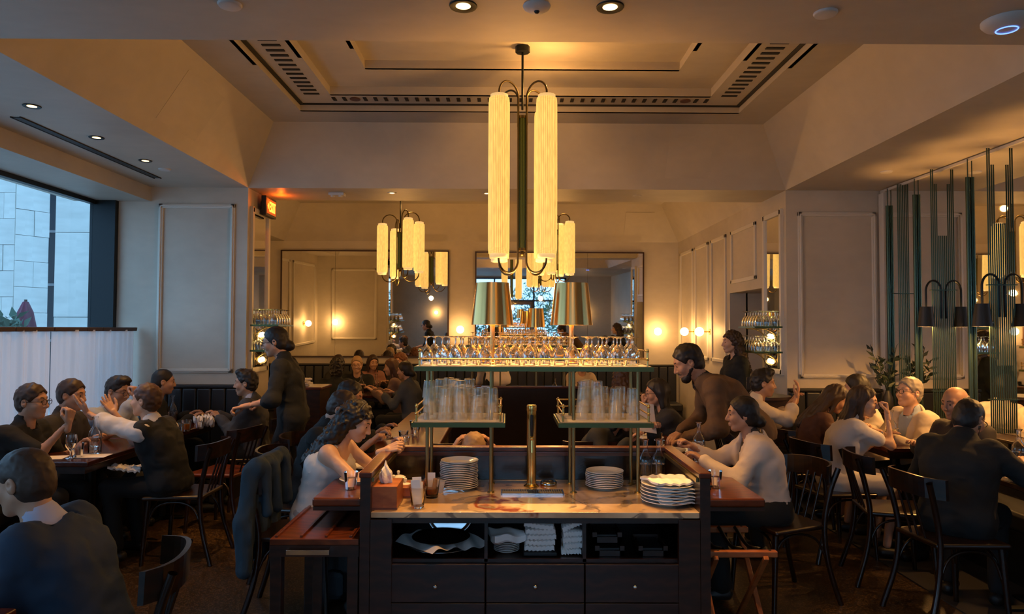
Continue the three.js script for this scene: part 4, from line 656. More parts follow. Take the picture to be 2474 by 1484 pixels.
// tumblers of water on the tables
function tumbler(label, x, d, y = 0.761, liquid) { const o = thing('water_glass', label, 'glass', [x, y, d]); part('tumbler', tumblerUp, M.glass, o); part('drink', cyl(0.027, 0.0325, 0.045, 0, 0.016, 0, 20), liquid ?? M.water, o); }
const juice = phy(0.95, 0.6, 0.1, 0.05, { transmission: 0.6, thickness: 0.05, attenuationColor: new THREE.Color().setRGB(0.9, 0.5, 0.05), attenuationDistance: 0.02 });
tumbler('water glass before the long-haired woman at the counter', X(853, 3.8), 3.8); tumbler('water glass before the woman in the cream jacket', X(1727, 3.85), 3.85);
tumbler('water glass on the curtain table, by the menu', X(200, 4.72), 4.72); tumbler('stemless orange drink before the grey-suited man', X(458, 5.9), 5.9, 0.761, juice); tumbler('water glass beside the orange drink', X(440, 5.7), 5.7);
tumbler('water glass beside the crumpled napkin of the grey-suited man', X(490, 6.05), 6.05);
tumbler('water glass before the long-haired woman in white', 2.86, 5.3); tumbler('water glass before the cream-jacket guest', 3.02, 5.5); tumbler('water glass before the woman in the blouse', 2.95, 6.2); tumbler('water glass of the man in knitwear', 2.98, 4.1);
for (let i = 0; i < 7; i++) { const d = 5.0 + i * 0.3; tumbler('water glass in the row along the far counter', -0.72 - 0.05 * (i % 2), d); }
for (let i = 0; i < 4; i++) tumbler('water glass on the counter behind the brown-jacket man', 1.06 + 0.06 * (i % 2), 4.9 + i * 0.35);
const wg = many('wine_glass', wineUp, M.glass, 'upright wine glass on the curtain table', 'wine glass', 'upright wine glasses on the curtain table'); wg(X(187, 4.7), 0.761, 4.68); wg(X(236, 4.95), 0.761, 4.98);
// plates and menus laid on the tables
const menu = many('menu_sheet', box(0.2, 0.002, 0.14, 0, 0.001, 0), M.paper, 'white paper place sheet', 'menu', undefined);
menu(X(125, 4.65), 0.761, 4.68, 'white menu sheet under the elbow of the man in black', 0.2); menu(X(235, 4.75), 0.761, 4.75, 'white menu sheet beside the water glass on the curtain table', 0.1); menu(-1.6, 0.761, 2.02, 'white menu sheet on the table corner by the navy blazer', 0.5);
menu(3.02, 0.761, 5.62, 'white sheet under the hands of the cream-jacket guest', 0.3); menu(3.1, 0.761, 4.2, 'white sheet on the table of the man in knitwear', 0.3); menu(2.98, 0.761, 6.3, 'white sheet before the woman in the blouse', 0.3);
const pl = many('plate', plateS, M.china, 'white plate of food', 'plate', undefined);
pl(X(888, 4.3), 0.761, 4.35, 'white plate before the man in glasses at the counter'); pl(-0.83, 0.761, 3.98, 'white plate before the long-haired woman at the counter'); pl(-0.74, 0.761, 4.95, 'white plate before the bearded man at the counter'); pl(-0.3, 0.761, 4.45, 'white plate before the grey-haired guest'); pl(1.15, 0.761, 4.95, 'white plate on the counter by the brown-jacket man'); pl(1.12, 0.761, 5.5, 'white plate before the woman resting her chin'); pl(2.95, 0.761, 4.0, 'white plate of the man in knitwear'); pl(2.9, 0.761, 5.45, 'white plate between the long-haired woman and the cream-jacket guest'); pl(-1.6, 0.761, 9.4, 'white plate on the small back table');
// forks
const forkGeo = merge([bar([0, 0.004, 0], [0, 0.004, 0.12], 0.0028, 6), box(0.018, 0.002, 0.025, 0, 0.005, -0.01), ...[-0.007, -0.0023, 0.0023, 0.007].map((x) => box(0.002, 0.002, 0.035, x, 0.005, -0.04))]);
const fork = many('fork', forkGeo, M.steel, 'steel fork', 'fork', undefined); fork(X(175, 4.64), 0.761, 4.66, 'steel fork beside the wine glass on the curtain table', 0.5); fork(-0.9, 0.761, 4.2, 'steel fork beside the counter plate of the man in glasses', 1.2); fork(2.92, 0.761, 4.3, 'steel fork beside the man in knitwear', 0.9);
single('crumpled_napkin', cloth(0.16, 0.06, 0.13, 14, 0.03, 5), M.linen, 'crumpled white napkin before the grey-suited man', 'napkin', [X(500, 6.3), 0.795, 6.3], 0.4);
single('phone', box(0.075, 0.008, 0.15, 0, 0.004, 0, 0.003), std(0.01, 0.012, 0.015, 0.1), 'black phone lying on the table of the man in knitwear', 'phone', [3.18, 0.761, 4.28], 0.5);
single('phone', box(0.075, 0.008, 0.15, 0, 0.004, 0, 0.003), std(0.01, 0.012, 0.015, 0.1), 'black phone lying on the curtain table', 'phone', [X(170, 4.95), 0.761, 5.0], 0.9);
{ const n = many('folded_napkin', cloth(0.16, 0.02, 0.11, 10, 0.006, 4), M.linen, 'white folded napkin on the service stand behind the window pillar', 'napkin', 'napkins on the service stand'); for (let i = 0; i < 4; i++) n(-2.28 + 0.03 * (i % 2), 0.99 + i * 0.022, 7.86, undefined, rr(-0.4, 0.4)); }

// ------------------------------------------------------------------ the open cubbies
const SH = 0.503;
{ const trayGeo = lathe([[0, 0.006], [0.155, 0.006], [0.165, 0.012], [0.18, 0.016], [0.183, 0.019], [0.18, 0.021], [0.163, 0.017], [0.153, 0.01], [0, 0.01]], 48);
  const t1 = single('round_tray', trayGeo, M.steel, 'round steel tray lying under a spread napkin in the cubby', 'tray', [X(1070, 3.66), SH, 3.66]); void t1;
  const n = 44, pos = [], idx = []; for (let j = 0; j <= n; j++) for (let i = 0; i <= n; i++) { const x = (i / n - 0.5) * 0.34, z = (j / n - 0.5) * 0.34, q = Math.hypot(x, z); pos.push(x * 1.0 + z * 0.0, 0.024 + 0.008 * Math.sin(x * 60 + z * 20) * Math.min(1, q * 6) + Math.max(0, q - 0.16) * -0.2 + 0.02 * sstep(0.12, 0.2, q) * Math.sin(Math.atan2(z, x) * 3 + 1), z); }
  for (let j = 0; j < n; j++) for (let i = 0; i < n; i++) { const k = j * (n + 1) + i; idx.push(k, k + n + 1, k + 1, k + 1, k + n + 1, k + n + 2); }
  const g = new THREE.BufferGeometry(); g.setAttribute('position', new THREE.Float32BufferAttribute(pos, 3)); g.setIndex(idx); g.computeVertexNormals(); const lin2 = M.linen.clone(); lin2.side = THREE.DoubleSide; single('spread_napkin', g, lin2, 'white napkin spread diamond-wise between the two steel trays', 'napkin', [X(1070, 3.64), SH + 0.016, 3.64], 0.7);
  single('round_tray', lathe([[0, 0.002], [0.125, 0.002], [0.14, 0.008], [0.148, 0.012], [0.146, 0.014], [0.138, 0.01], [0.123, 0.005], [0, 0.005]], 48), std(0.12, 0.13, 0.14, 0.15, { metalness: 1 }), 'dark round tray lying on the spread napkin', 'tray', [X(1070, 3.64), SH + 0.05, 3.62]);
  const t3 = single('round_tray', trayGeo, M.steel, 'steel tray leaning at the back of the tray cubby', 'tray', [X(1090, 3.8), SH + 0.19, 3.84]); t3.rotation.x = 1.35; t3.position.y = SH + 0.13; t3.scale.setScalar(0.7);
}
{ const p = many('plate', plateS, M.china, 'white plate in the cubby stack under crumpled tissue', 'plate', 'plates in the towel cubby'); for (let i = 0; i < 6; i++) p(X(1226, 3.58), SH + i * 0.0085, 3.58).scale.setScalar(0.62);
  single('tissue_bundle', cloth(0.16, 0.045, 0.13, 22, 0.011, 1.3), M.paper, 'crumpled white tissue lying over the plates in the cubby', 'tissue', [X(1226, 3.56), SH + 0.085, 3.56], 0.3);
  const tw = many('folded_towel', cloth(0.145, 0.03, 0.11, 14, 0.005, 7), M.linen, 'white folded towel in the pile on the dark tray', 'towel', 'towels piled on the dark cubby tray'); single('cubby_tray', box(0.165, 0.02, 0.14, 0, 0.01, 0, 0.006), M.black, 'dark rectangular tray under the towel pile', 'tray', [X(1305, 3.56), SH, 3.56]); for (let i = 0; i < 5; i++) { const t = tw(X(1305, 3.56) + rr(-0.006, 0.006), SH + 0.036 + i * 0.027, 3.56, undefined, rr(-0.1, 0.1)); if (i === 4) t.rotation.z = -0.12; }
  const tw2 = many('folded_towel', cloth(0.1, 0.032, 0.11, 14, 0.006, 9), M.linen, 'white folded towel in the pile leaning on the cubby divider', 'towel', 'towels piled at the cubby divider'); for (let i = 0; i < 5; i++) { const t = tw2(X(1382, 3.56) + rr(-0.004, 0.004), SH + 0.017 + i * 0.029, 3.56, undefined, rr(-0.1, 0.1)); if (i === 4) { t.rotation.z = 0.35; t.position.y += 0.01; } } }
{ const bin = (label, px, y, d) => { const o = thing('wooden_tray_box', label, 'tray box', [X(px, d), y, d], 0); const w = 0.145, h = 0.05; part('box', merge([box(w, h * 0.55, 0.008, 0, h * 0.275, 0.1), box(0.022, h, 0.008, -w / 2 + 0.011, h / 2, 0.1), box(0.022, h, 0.008, w / 2 - 0.011, h / 2, 0.1), box(0.006, h, 0.2, -w / 2 + 0.003, h / 2, 0), box(0.006, h, 0.2, w / 2 - 0.003, h / 2, 0), box(w, 0.006, 0.2, 0, 0.003, 0), box(w, h, 0.006, 0, h / 2, -0.1)]), M.woodDark, o); part('black_liner', box(w - 0.04, 0.03, 0.18, 0, 0.022, 0, 0.006), M.black, o); };
  bin('dark wooden tray box, upper one of the pair in the cubby', 1460, SH + 0.066, 3.6); bin('dark wooden tray box, lower one of the pair in the cubby', 1466, SH, 3.6); bin('dark wooden tray box standing alone in the cubby', 1567, SH, 3.6); }

// ------------------------------------------------------------------ bags, jacket, plant, parasol
{ const o = thing('backpack', 'black backpack on the floor under the slatted side table', 'bag', [X(805, 4.22), 0, 4.25]); part('body', cloth(0.26, 0.36, 0.17, 14, 0.012, 3).translate(0, 0.19, 0), M.black, o); part('pocket', cloth(0.2, 0.16, 0.05, 10, 0.006, 5).translate(0, 0.13, 0.1), std(0.014, 0.016, 0.02, 0.7), o); part('handle', tube([[-0.05, 0.37, 0], [-0.03, 0.42, 0], [0.03, 0.42, 0], [0.05, 0.37, 0]], 0.008, 12, 6), M.black, o); }
{ // leafy plant in a vase on the ledge
  const o = thing('potted_plant', 'dark leafy branches in a vase on the ledge before the mirror', 'plant', [3.55, 0.858, 6.55]); part('vase', lathe([[0, 0], [0.035, 0], [0.05, 0.06], [0.042, 0.14], [0.02, 0.19], [0.024, 0.2], [0.018, 0.19], [0, 0.1]], 24), M.black, o);
  const leafMat = std(0.012, 0.025, 0.012, 0.6, { side: THREE.DoubleSide }); const leaf = new THREE.BufferGeometry(); leaf.setAttribute('position', new THREE.Float32BufferAttribute([0, 0, 0, 0.016, 0.035, 0.006, 0, 0.04, 0, -0.016, 0.035, 0.006, 0, 0.09, -0.01], 3)); leaf.setIndex([0, 1, 2, 0, 2, 3, 2, 1, 4, 2, 4, 3]); leaf.computeVertexNormals();
  for (let b = 0; b < 7; b++) { const a = b * 0.9, tip = [0.1 * Math.cos(a) - 0.04, 0.5 + 0.12 * Math.sin(b * 2.1), 0.14 * Math.sin(a)]; const st = part('stem', tube([[0, 0.15, 0], [tip[0] * 0.3, 0.32, tip[2] * 0.3], tip], 0.003, 10, 5), leafMat, o); for (let k = 0; k < 9; k++) { const t = 0.35 + k * 0.075, l = part('leaf', leaf, leafMat, st); l.position.set(tip[0] * t, 0.15 + (tip[1] - 0.15) * t, tip[2] * t); l.rotation.set(rr(-1, 1), rr(0, 6), rr(0.4, 1.4)); } } }
{ const o = thing('closed_parasol', 'closed maroon parasol standing outside the window', 'parasol', [X(67, 9.2), 0, 9.2]); part('pole', bar([0, 0, 0], [0, 1.98, 0], 0.02), M.woodDark, o); const g = lathe([[0.05, 0.7], [0.13, 0.9], [0.125, 1.35], [0.1, 1.6], [0.115, 1.62], [0.08, 1.82], [0.03, 1.95], [0.0, 1.96]], 40), p = g.attributes.position; for (let i = 0; i < p.count; i++) { const a = Math.atan2(p.getZ(i), p.getX(i)), k = 1 + 0.13 * Math.cos(a * 8); p.setX(i, p.getX(i) * k); p.setZ(i, p.getZ(i) * k); } g.computeVertexNormals(); part('furled_canopy', g, std(0.11, 0.02, 0.05, 0.8), o); }
// planting outside: shrubs built of many leaves
function shrub(label, x, y, d, r, n, tone) { const o = thing('shrub', label, 'shrub', [x, 0, d], 0, 'shrubs in the street'); part('trunk', bar([0, 0, 0], [0, y, 0], 0.03), M.woodDark, o); const lf = new THREE.BufferGeometry(); lf.setAttribute('position', new THREE.Float32BufferAttribute([0, 0, 0, 0.03, 0.05, 0.01, 0, 0.12, 0, -0.03, 0.05, 0.01], 3)); lf.setIndex([0, 1, 2, 0, 2, 3]); lf.computeVertexNormals();
  const im = new THREE.InstancedMesh(lf, std(...tone, 0.7, { side: THREE.DoubleSide }), n), m = new THREE.Matrix4(), q = new THREE.Quaternion(), e = new THREE.Euler(); for (let i = 0; i < n; i++) { const v = V3(rr(-1, 1), rr(-1, 1), rr(-1, 1)); if (v.length() > 1) { v.normalize().multiplyScalar(rr(0.6, 1)); } e.set(rr(0, 6), rr(0, 6), rr(0, 6)); m.compose(V3(v.x * r, y + v.y * r * 0.8, v.z * r), q.setFromEuler(e), V3(1, 1, 1).multiplyScalar(rr(0.7, 1.5))); im.setMatrixAt(i, m); } im.name = 'leaves'; im.userData.kind = 'stuff'; o.add(im); return o; }
shrub('leafy shrub outside the window beside the parasol', X(0, 8.6), 1.5, 8.6, 0.33, 400, [0.05, 0.13, 0.1]);
for (const [x, y, d, r] of [[-2.6, 1.6, -6.5, 1.2], [-0.9, 1.4, -7, 1.1], [0.8, 1.9, -7.5, 1.3], [2.3, 1.5, -6.4, 1.1], [-4.2, 2.2, -8, 1.6], [4, 2.2, -8, 1.5]]) shrub('leafy street planting outside the glazed front', x, y, d, r, 1500, [0.06, 0.17, 0.08]);
// ================================================================== people
// bodies are distance fields of tapered limbs, meshed on a grid
function n3(x, y, z) { const xi = Math.floor(x), yi = Math.floor(y), zi = Math.floor(z), f = (t) => t * t * (3 - 2 * t), u = f(x - xi), v = f(y - yi), w = f(z - zi), h = (a, b, c) => hash(xi + a + 64 * (zi + c), yi + b, 17); const L = (a, b, t) => a + (b - a) * t;
  return L(L(L(h(0, 0, 0), h(1, 0, 0), u), L(h(0, 1, 0), h(1, 1, 0), u), v), L(L(h(0, 0, 1), h(1, 0, 1), u), L(h(0, 1, 1), h(1, 1, 1), u), v), w) - 0.5; }
function surface(field, lo, hi, h) {                                          // surface nets
  const nx = Math.ceil((hi[0] - lo[0]) / h) + 1, ny = Math.ceil((hi[1] - lo[1]) / h) + 1, nz = Math.ceil((hi[2] - lo[2]) / h) + 1, D = new Float32Array(nx * ny * nz).fill(1), S = 6;
  for (let bz = 0; bz < nz; bz += S) for (let by = 0; by < ny; by += S) for (let b = 0; b < nx; b += S) {
    const c = field(lo[0] + (b + S / 2) * h, lo[1] + (by + S / 2) * h, lo[2] + (bz + S / 2) * h), far = h * S * 0.95 + 0.03;
    const skip = Math.abs(c) > far;
    for (let z = bz; z < Math.min(nz, bz + S); z++) for (let y = by; y < Math.min(ny, by + S); y++) for (let x = b; x < Math.min(nx, b + S); x++) D[(z * ny + y) * nx + x] = skip ? c : field(lo[0] + x * h, lo[1] + y * h, lo[2] + z * h);
  }
  const id = new Int32Array(nx * ny * nz).fill(-1), pos = [], idx = [];
  for (let z = 0; z + 1 < nz; z++) for (let y = 0; y + 1 < ny; y++) for (let x = 0; x + 1 < nx; x++) {
    const o = (z * ny + y) * nx + x; let m = 0; const v = [D[o], D[o + 1], D[o + nx], D[o + nx + 1], D[o + nx * ny], D[o + nx * ny + 1], D[o + nx * ny + nx], D[o + nx * ny + nx + 1]];
    for (let k = 0; k < 8; k++) if (v[k] < 0) m |= 1 << k; if (m === 0 || m === 255) continue;
    let sx = 0, sy = 0, sz = 0, n = 0;
    for (let k = 0; k < 8; k++) for (const e of [1, 2, 4]) if (!(k & e)) { const a = v[k], c = v[k | e]; if ((a < 0) !== (c < 0)) { const t = a / (a - c); sx += (k & 1) + (e === 1 ? t : 0); sy += ((k >> 1) & 1) + (e === 2 ? t : 0); sz += ((k >> 2) & 1) + (e === 4 ? t : 0); n++; } }
    id[o] = pos.length / 3; pos.push(lo[0] + (x + sx / n) * h, lo[1] + (y + sy / n) * h, lo[2] + (z + sz / n) * h);
  }
  const st = [1, nx, nx * ny];
  for (let z = 1; z + 1 < nz; z++) for (let y = 1; y + 1 < ny; y++) for (let x = 1; x + 1 < nx; x++) { const o = (z * ny + y) * nx + x, a = D[o] < 0;
    for (let e = 0; e < 3; e++) { if ((D[o + st[e]] < 0) === a) continue; const u = st[(e + 1) % 3], w = st[(e + 2) % 3], q = [id[o], id[o - u], id[o - u - w], id[o - w]]; if (q.some((k) => k < 0)) continue; if (a) idx.push(q[0], q[1], q[2], q[0], q[2], q[3]); else idx.push(q[0], q[2], q[1], q[0], q[3], q[2]); } }
  const g = new THREE.BufferGeometry(); g.setAttribute('position', new THREE.Float32BufferAttribute(pos, 3)); g.setIndex(idx); g.computeVertexNormals(); return g;
}
const smin = (a, b, k) => { const h = Math.max(k - Math.abs(a - b), 0) / k; return Math.min(a, b) - h * h * k * 0.25; };
function cone(x, y, z, c) { const [ax, ay, az, bx_, by, bz, ra, rb] = c, dx = bx_ - ax, dy = by - ay, dz = bz - az, l = dx * dx + dy * dy + dz * dz || 1e-9; let t = ((x - ax) * dx + (y - ay) * dy + (z - az) * dz) / l; t = t < 0 ? 0 : t > 1 ? 1 : t; const ex = x - ax - dx * t, ey = y - ay - dy * t, ez = z - az - dz * t; return Math.sqrt(ex * ex + ey * ey + ez * ez) - ra - (rb - ra) * t; }
function ell(x, y, z, cx, cy, cz, rx, ry, rz) { const a = (x - cx) / rx, b = (y - cy) / ry, c = (z - cz) / rz, k0 = Math.sqrt(a * a + b * b + c * c), k1 = Math.sqrt(a * a / rx / rx + b * b / ry / ry + c * c / rz / rz) || 1e-6; return k0 * (k0 - 1) / k1; }
const union = (list, k) => (x, y, z) => { let d = 9; for (const c of list) d = smin(d, cone(x, y, z, c), k); return d; };
function bounds(list, pad) { const lo = [9, 9, 9], hi = [-9, -9, -9]; for (const c of list) for (const [o, r] of [[0, 6], [3, 7]]) for (let k = 0; k < 3; k++) { lo[k] = Math.min(lo[k], c[o + k] - c[r] - pad); hi[k] = Math.max(hi[k], c[o + k] + c[r] + pad); } return [lo, hi]; }

// ---- heads: origin between the ears, facing +z
function headField(f) { const w = f ? 0.93 : 1, j = f ? 0.85 : 1; return (x, y, z) => { const ax = Math.abs(x); let d = ell(x, y, z, 0, 0.035, -0.012, 0.076 * w, 0.09, 0.098); d = smin(d, ell(x, y, z, 0, -0.028, 0.026, 0.06 * w, 0.082, 0.068), 0.03);
  d = smin(d, cone(ax, y, z, [0.046 * w, -0.05, 0.0, 0.012, -0.097, 0.055, 0.026, 0.022 * j]), 0.03); d = smin(d, cone(ax, y, z, [0, -0.098, 0.066, 0.006, -0.098, 0.064, 0.019 * j, 0.019 * j]), 0.02);
  d = smin(d, cone(ax, y, z, [0.0, 0.034, 0.083, 0.042, 0.03, 0.066, 0.012, 0.013]), 0.018); d = smin(d, ell(ax, y, z, 0.04, -0.026, 0.06, 0.025, 0.026, 0.026), 0.025);
  d = -smin(-d, Math.hypot(ax - 0.031, y - 0.008, z - 0.108) - 0.02, 0.012); d = smin(d, Math.hypot(ax - 0.031, y - 0.008, z - 0.074) - 0.0145, 0.004);
  d = smin(d, cone(ax, y, z, [0, 0.016, 0.09, 0, -0.03, 0.111, 0.0085, 0.0125]), 0.012); d = smin(d, Math.hypot(ax - 0.0125, y + 0.034, z - 0.099) - 0.0085, 0.008);
  d = smin(d, cone(ax, y, z, [0, -0.0605, 0.094, 0.02, -0.064, 0.083, 0.0075, 0.004]), 0.006); d = smin(d, cone(ax, y, z, [0, -0.0735, 0.091, 0.017, -0.071, 0.082, 0.009, 0.0045]), 0.006);
  const ea = ell(ax, y, z, 0.079 * w, -0.002, -0.012, 0.011, 0.032, 0.019); d = smin(d, ea, 0.006); d = -smin(-d, Math.hypot(ax - 0.092 * w, y - 0.002, z + 0.008) - 0.012, 0.006);
  return smin(d, cone(x, y, z, [0, -0.06, -0.03, 0, -0.2, -0.045, f ? 0.046 : 0.055, f ? 0.05 : 0.062]), 0.03); }; }
const HB = [[-0.11, -0.2, -0.14], [0.11, 0.15, 0.145]], cache = {};
const once = (k, f) => cache[k] ?? (cache[k] = f());
const headGeo = (f, h) => once('head' + f + h, () => surface(headField(f), HB[0], HB[1], h));
// ---- hair
const noEar = (x, y, z) => 0.03 - Math.hypot(Math.abs(x) - 0.088, y + 0.004, z + 0.004);
const nape = (s, x, y, z) => smin(s, ell(x, y, z, 0, -0.018, -0.042, 0.079, 0.078, 0.073), 0.03);
const HAIR = {
  short: (x, y, z) => { const s = nape(ell(x, y, z, 0, 0.042, -0.014, 0.087, 0.1, 0.109), x, y, z) + 0.012 * n3(x * 45, y * 45, z * 45); return Math.max(s, -(y * 0.55 - z * 0.83 + 0.026 + 0.012 * n3(x * 60, 3, 1)), -0.088 - y, noEar(x, y, z)); },
  quiff: (x, y, z) => { let s = ell(x, y, z, 0, 0.044, -0.016, 0.086, 0.1, 0.108); s = nape(smin(s, ell(x, y, z, 0, 0.115, 0.05, 0.06, 0.036, 0.05), 0.03), x, y, z) + 0.014 * n3(x * 45, y * 45, z * 45); return Math.max(s, -(y * 0.55 - z * 0.83 + 0.024 + 0.01 * n3(x * 60, 3, 1)), -0.085 - y, noEar(x, y, z)); },
  crop: (x, y, z) => Math.max(nape(ell(x, y, z, 0, 0.038, -0.014, 0.081, 0.094, 0.103), x, y, z) + 0.005 * n3(x * 80, y * 80, z * 80), -(y * 0.55 - z * 0.83 + 0.022), -0.085 - y, noEar(x, y, z)),
  bald: (x, y, z) => Math.max(nape(ell(x, y, z, 0, 0.03, -0.014, 0.0815, 0.09, 0.1025), x, y, z) + 0.006 * n3(x * 80, y * 80, z * 80), y - 0.05, -0.085 - y, z - 0.005, noEar(x, y, z)),
  long: (x, y, z) => { const ax = Math.abs(x); let s = Math.max(ell(x, y, z, 0, 0.042, -0.016, 0.09, 0.102, 0.112), -(y * 0.55 - z * 0.83 + 0.024)); s = smin(s, cone(ax, y, z, [0.06, 0.0, -0.045, 0.075, -0.26, -0.115, 0.045, 0.038]), 0.04); s = smin(s, cone(x, y, z, [0, 0.0, -0.07, 0, -0.36, -0.165, 0.06, 0.055]), 0.05); s = smin(s, cone(ax, y, z, [0.075, 0.03, -0.0, 0.083, -0.16, 0.0, 0.018, 0.014]), 0.02); return s + 0.012 * n3(x * 50, y * 12, z * 50) + 0.006 * n3(x * 120, y * 20, z * 120); },
  curly: (x, y, z) => { let s = Math.max(ell(x, y, z, 0, 0.045, -0.022, 0.1, 0.108, 0.116), -(y * 0.55 - z * 0.83 + 0.024)); s = smin(s, ell(x, y, z, 0, -0.05, -0.07, 0.095, 0.11, 0.065), 0.04); return s + 0.03 * n3(x * 55, y * 55, z * 55); },
  curlylong: (x, y, z) => { const ax = Math.abs(x); let s = Math.max(ell(x, y, z, 0, 0.045, -0.02, 0.096, 0.104, 0.114), -(y * 0.55 - z * 0.83 + 0.024)); s = smin(s, cone(ax, y, z, [0.055, 0.0, -0.05, 0.08, -0.3, -0.13, 0.055, 0.055]), 0.04); s = smin(s, cone(x, y, z, [0, 0.0, -0.07, 0, -0.38, -0.18, 0.07, 0.065]), 0.05); return s + 0.03 * n3(x * 50, y * 45, z * 50); },
  bun: (x, y, z) => { let s = Math.max(nape(ell(x, y, z, 0, 0.04, -0.016, 0.086, 0.099, 0.108), x, y, z), -(y * 0.55 - z * 0.83 + 0.024)); s = smin(s, ell(x, y, z, 0, -0.055, -0.12, 0.05, 0.045, 0.045), 0.03); return s + 0.006 * n3(x * 60, y * 60, z * 60); },
  bob: (x, y, z) => { const ax = Math.abs(x); let s = Math.max(ell(x, y, z, 0, 0.044, -0.018, 0.092, 0.102, 0.112), -(y * 0.55 - z * 0.83 + 0.024)); s = smin(s, cone(ax, y, z, [0.065, 0.0, -0.035, 0.072, -0.13, -0.035, 0.042, 0.03]), 0.04); s = smin(s, cone(x, y, z, [0, 0, -0.07, 0, -0.15, -0.07, 0.06, 0.045]), 0.05); return s + 0.01 * n3(x * 50, y * 14, z * 50); },
  beard: (x, y, z) => { const ax = Math.abs(x); let s = cone(ax, y, z, [0.05, -0.045, 0.005, 0.012, -0.103, 0.06, 0.027, 0.03]); s = smin(s, cone(ax, y, z, [0.0, -0.1, 0.066, 0.02, -0.1, 0.06, 0.027, 0.025]), 0.02); s = smin(s, cone(ax, y, z, [0.004, -0.05, 0.1, 0.026, -0.058, 0.082, 0.006, 0.006]), 0.004); return Math.max(s, -(Math.hypot(x, (y + 0.068) * 1.6, z - 0.098) - 0.022), y + 0.035) + 0.005 * n3(x * 90, y * 90, z * 90); },
};
const hairGeo = (style, h) => once('hair' + style + h, () => surface(HAIR[style], [-0.17, -0.47, -0.28], [0.17, 0.18, 0.14], h));
// ---- hands: wrist at the origin, fingers along +y, palm towards +z, thumb at +x (a right hand)
const HAND = { relaxed: [0.35, 0.45, 0.3, 0.4], open: [0.06, 0.1, 0.08, 0.05], hold: [0.75, 0.95, 0.6, 0.85], fist: [1.2, 1.35, 0.8, 1.0], pinch: [0.55, 0.8, 0.5, 0.95] };
function handGeo(pose, h) { return once('hand' + pose + h, () => { const [c1, c2, c3, th] = HAND[pose], L = []; const fx = [0.03, 0.0105, -0.0105, -0.029], fl = [0.07, 0.078, 0.071, 0.056], by = [0.088, 0.091, 0.087, 0.079], spread = pose === 'open' ? 0.16 : 0.05;
  L.push([0, -0.05, 0, 0, 0.015, 0, 0.024, 0.023]); for (let i = 0; i < 4; i++) L.push([fx[i] * 0.55, 0.012, 0, fx[i], by[i] - 0.004, -0.001, 0.014, 0.0115]);
  for (let i = 0; i < 4; i++) { let p = [fx[i], by[i], 0], a = 0; const sp = spread * (1.5 - i) * -1, cs = [c1, c2, c3].map((c) => c * (pose === 'pinch' ? 0.85 + 0.22 * i : 1 + 0.06 * i)), ls = [0.46, 0.3, 0.24], rs = [0.0098, 0.009, 0.0082, 0.0072]; for (let k = 0; k < 3; k++) { a += cs[k]; const l = fl[i] * ls[k], q = [p[0] - Math.sin(sp) * l * Math.cos(a), p[1] + Math.cos(a) * l, p[2] + Math.sin(a) * l]; L.push([...p, ...q, rs[k], rs[k + 1]]); p = q; } }
  const b = [0.02, 0.02, 0.006], m = [0.044 - 0.006 * th, 0.05, 0.016 + 0.012 * th], t = [m[0] + 0.012 - 0.018 * th, m[1] + 0.03 - 0.004 * th, m[2] + 0.006 + 0.012 * th], e = [t[0] + 0.002 - 0.012 * th, t[1] + 0.024, t[2] + 0.004 + 0.006 * th]; L.push([...b, ...m, 0.0145, 0.0118], [...m, ...t, 0.0112, 0.0098], [...t, ...e, 0.0095, 0.0078]);
  const [lo, hi] = bounds(L, 0.012); return surface(union(L, 0.0065), lo, hi, h); }); }

const SKIN = { pale: [0.56, 0.33, 0.22], warm: [0.46, 0.25, 0.155], tan: [0.34, 0.175, 0.105], dark: [0.14, 0.07, 0.045] };
const skinMat = {}; for (const k of Object.keys(SKIN)) skinMat[k] = phy(...SKIN[k], 0.5);
const eyeMat = std(0.02, 0.014, 0.01, 0.1), browGeo = [tube([[0.014, 0.031, 0.093], [0.031, 0.036, 0.087], [0.047, 0.03, 0.071]], 0.0038, 8, 5), tube([[-0.014, 0.031, 0.093], [-0.031, 0.036, 0.087], [-0.047, 0.03, 0.071]], 0.0038, 8, 5)], eyeGeo = [ball(0.0072, 0.031, 0.006, 0.0845, 8), ball(0.0072, -0.031, 0.006, 0.0845, 8)];
const lensRing = (x) => { const g = new THREE.TorusGeometry(0.0225, 0.0022, 6, 24); g.scale(1.1, 0.88, 1); g.translate(x, 0.003, 0.108); return g; };
const specGeo = merge([lensRing(0.031), lensRing(-0.031), tube([[-0.008, 0.008, 0.109], [0, 0.011, 0.112], [0.008, 0.008, 0.109]], 0.0022, 6, 5), bar([0.055, 0.008, 0.106], [0.083, 0.006, -0.01], 0.0022, 6), bar([-0.055, 0.008, 0.106], [-0.083, 0.006, -0.01], 0.0022, 6)]);
const cols = {}; const cmat = (c, rough = 0.85) => cols[c + '/' + rough] ?? (cols[c + '/' + rough] = std(...c, rough));
const hairCol = { black: [0.011, 0.008, 0.007], brown: [0.035, 0.018, 0.01], chestnut: [0.07, 0.03, 0.015], blond: [0.34, 0.22, 0.11], grey: [0.22, 0.19, 0.16], ginger: [0.14, 0.05, 0.02] };
const hmat = {}; for (const k of Object.keys(hairCol)) hmat[k] = std(...hairCol[k], 0.55);
const planarUV = (g) => { g.deleteAttribute('uv'); return metric(g); };

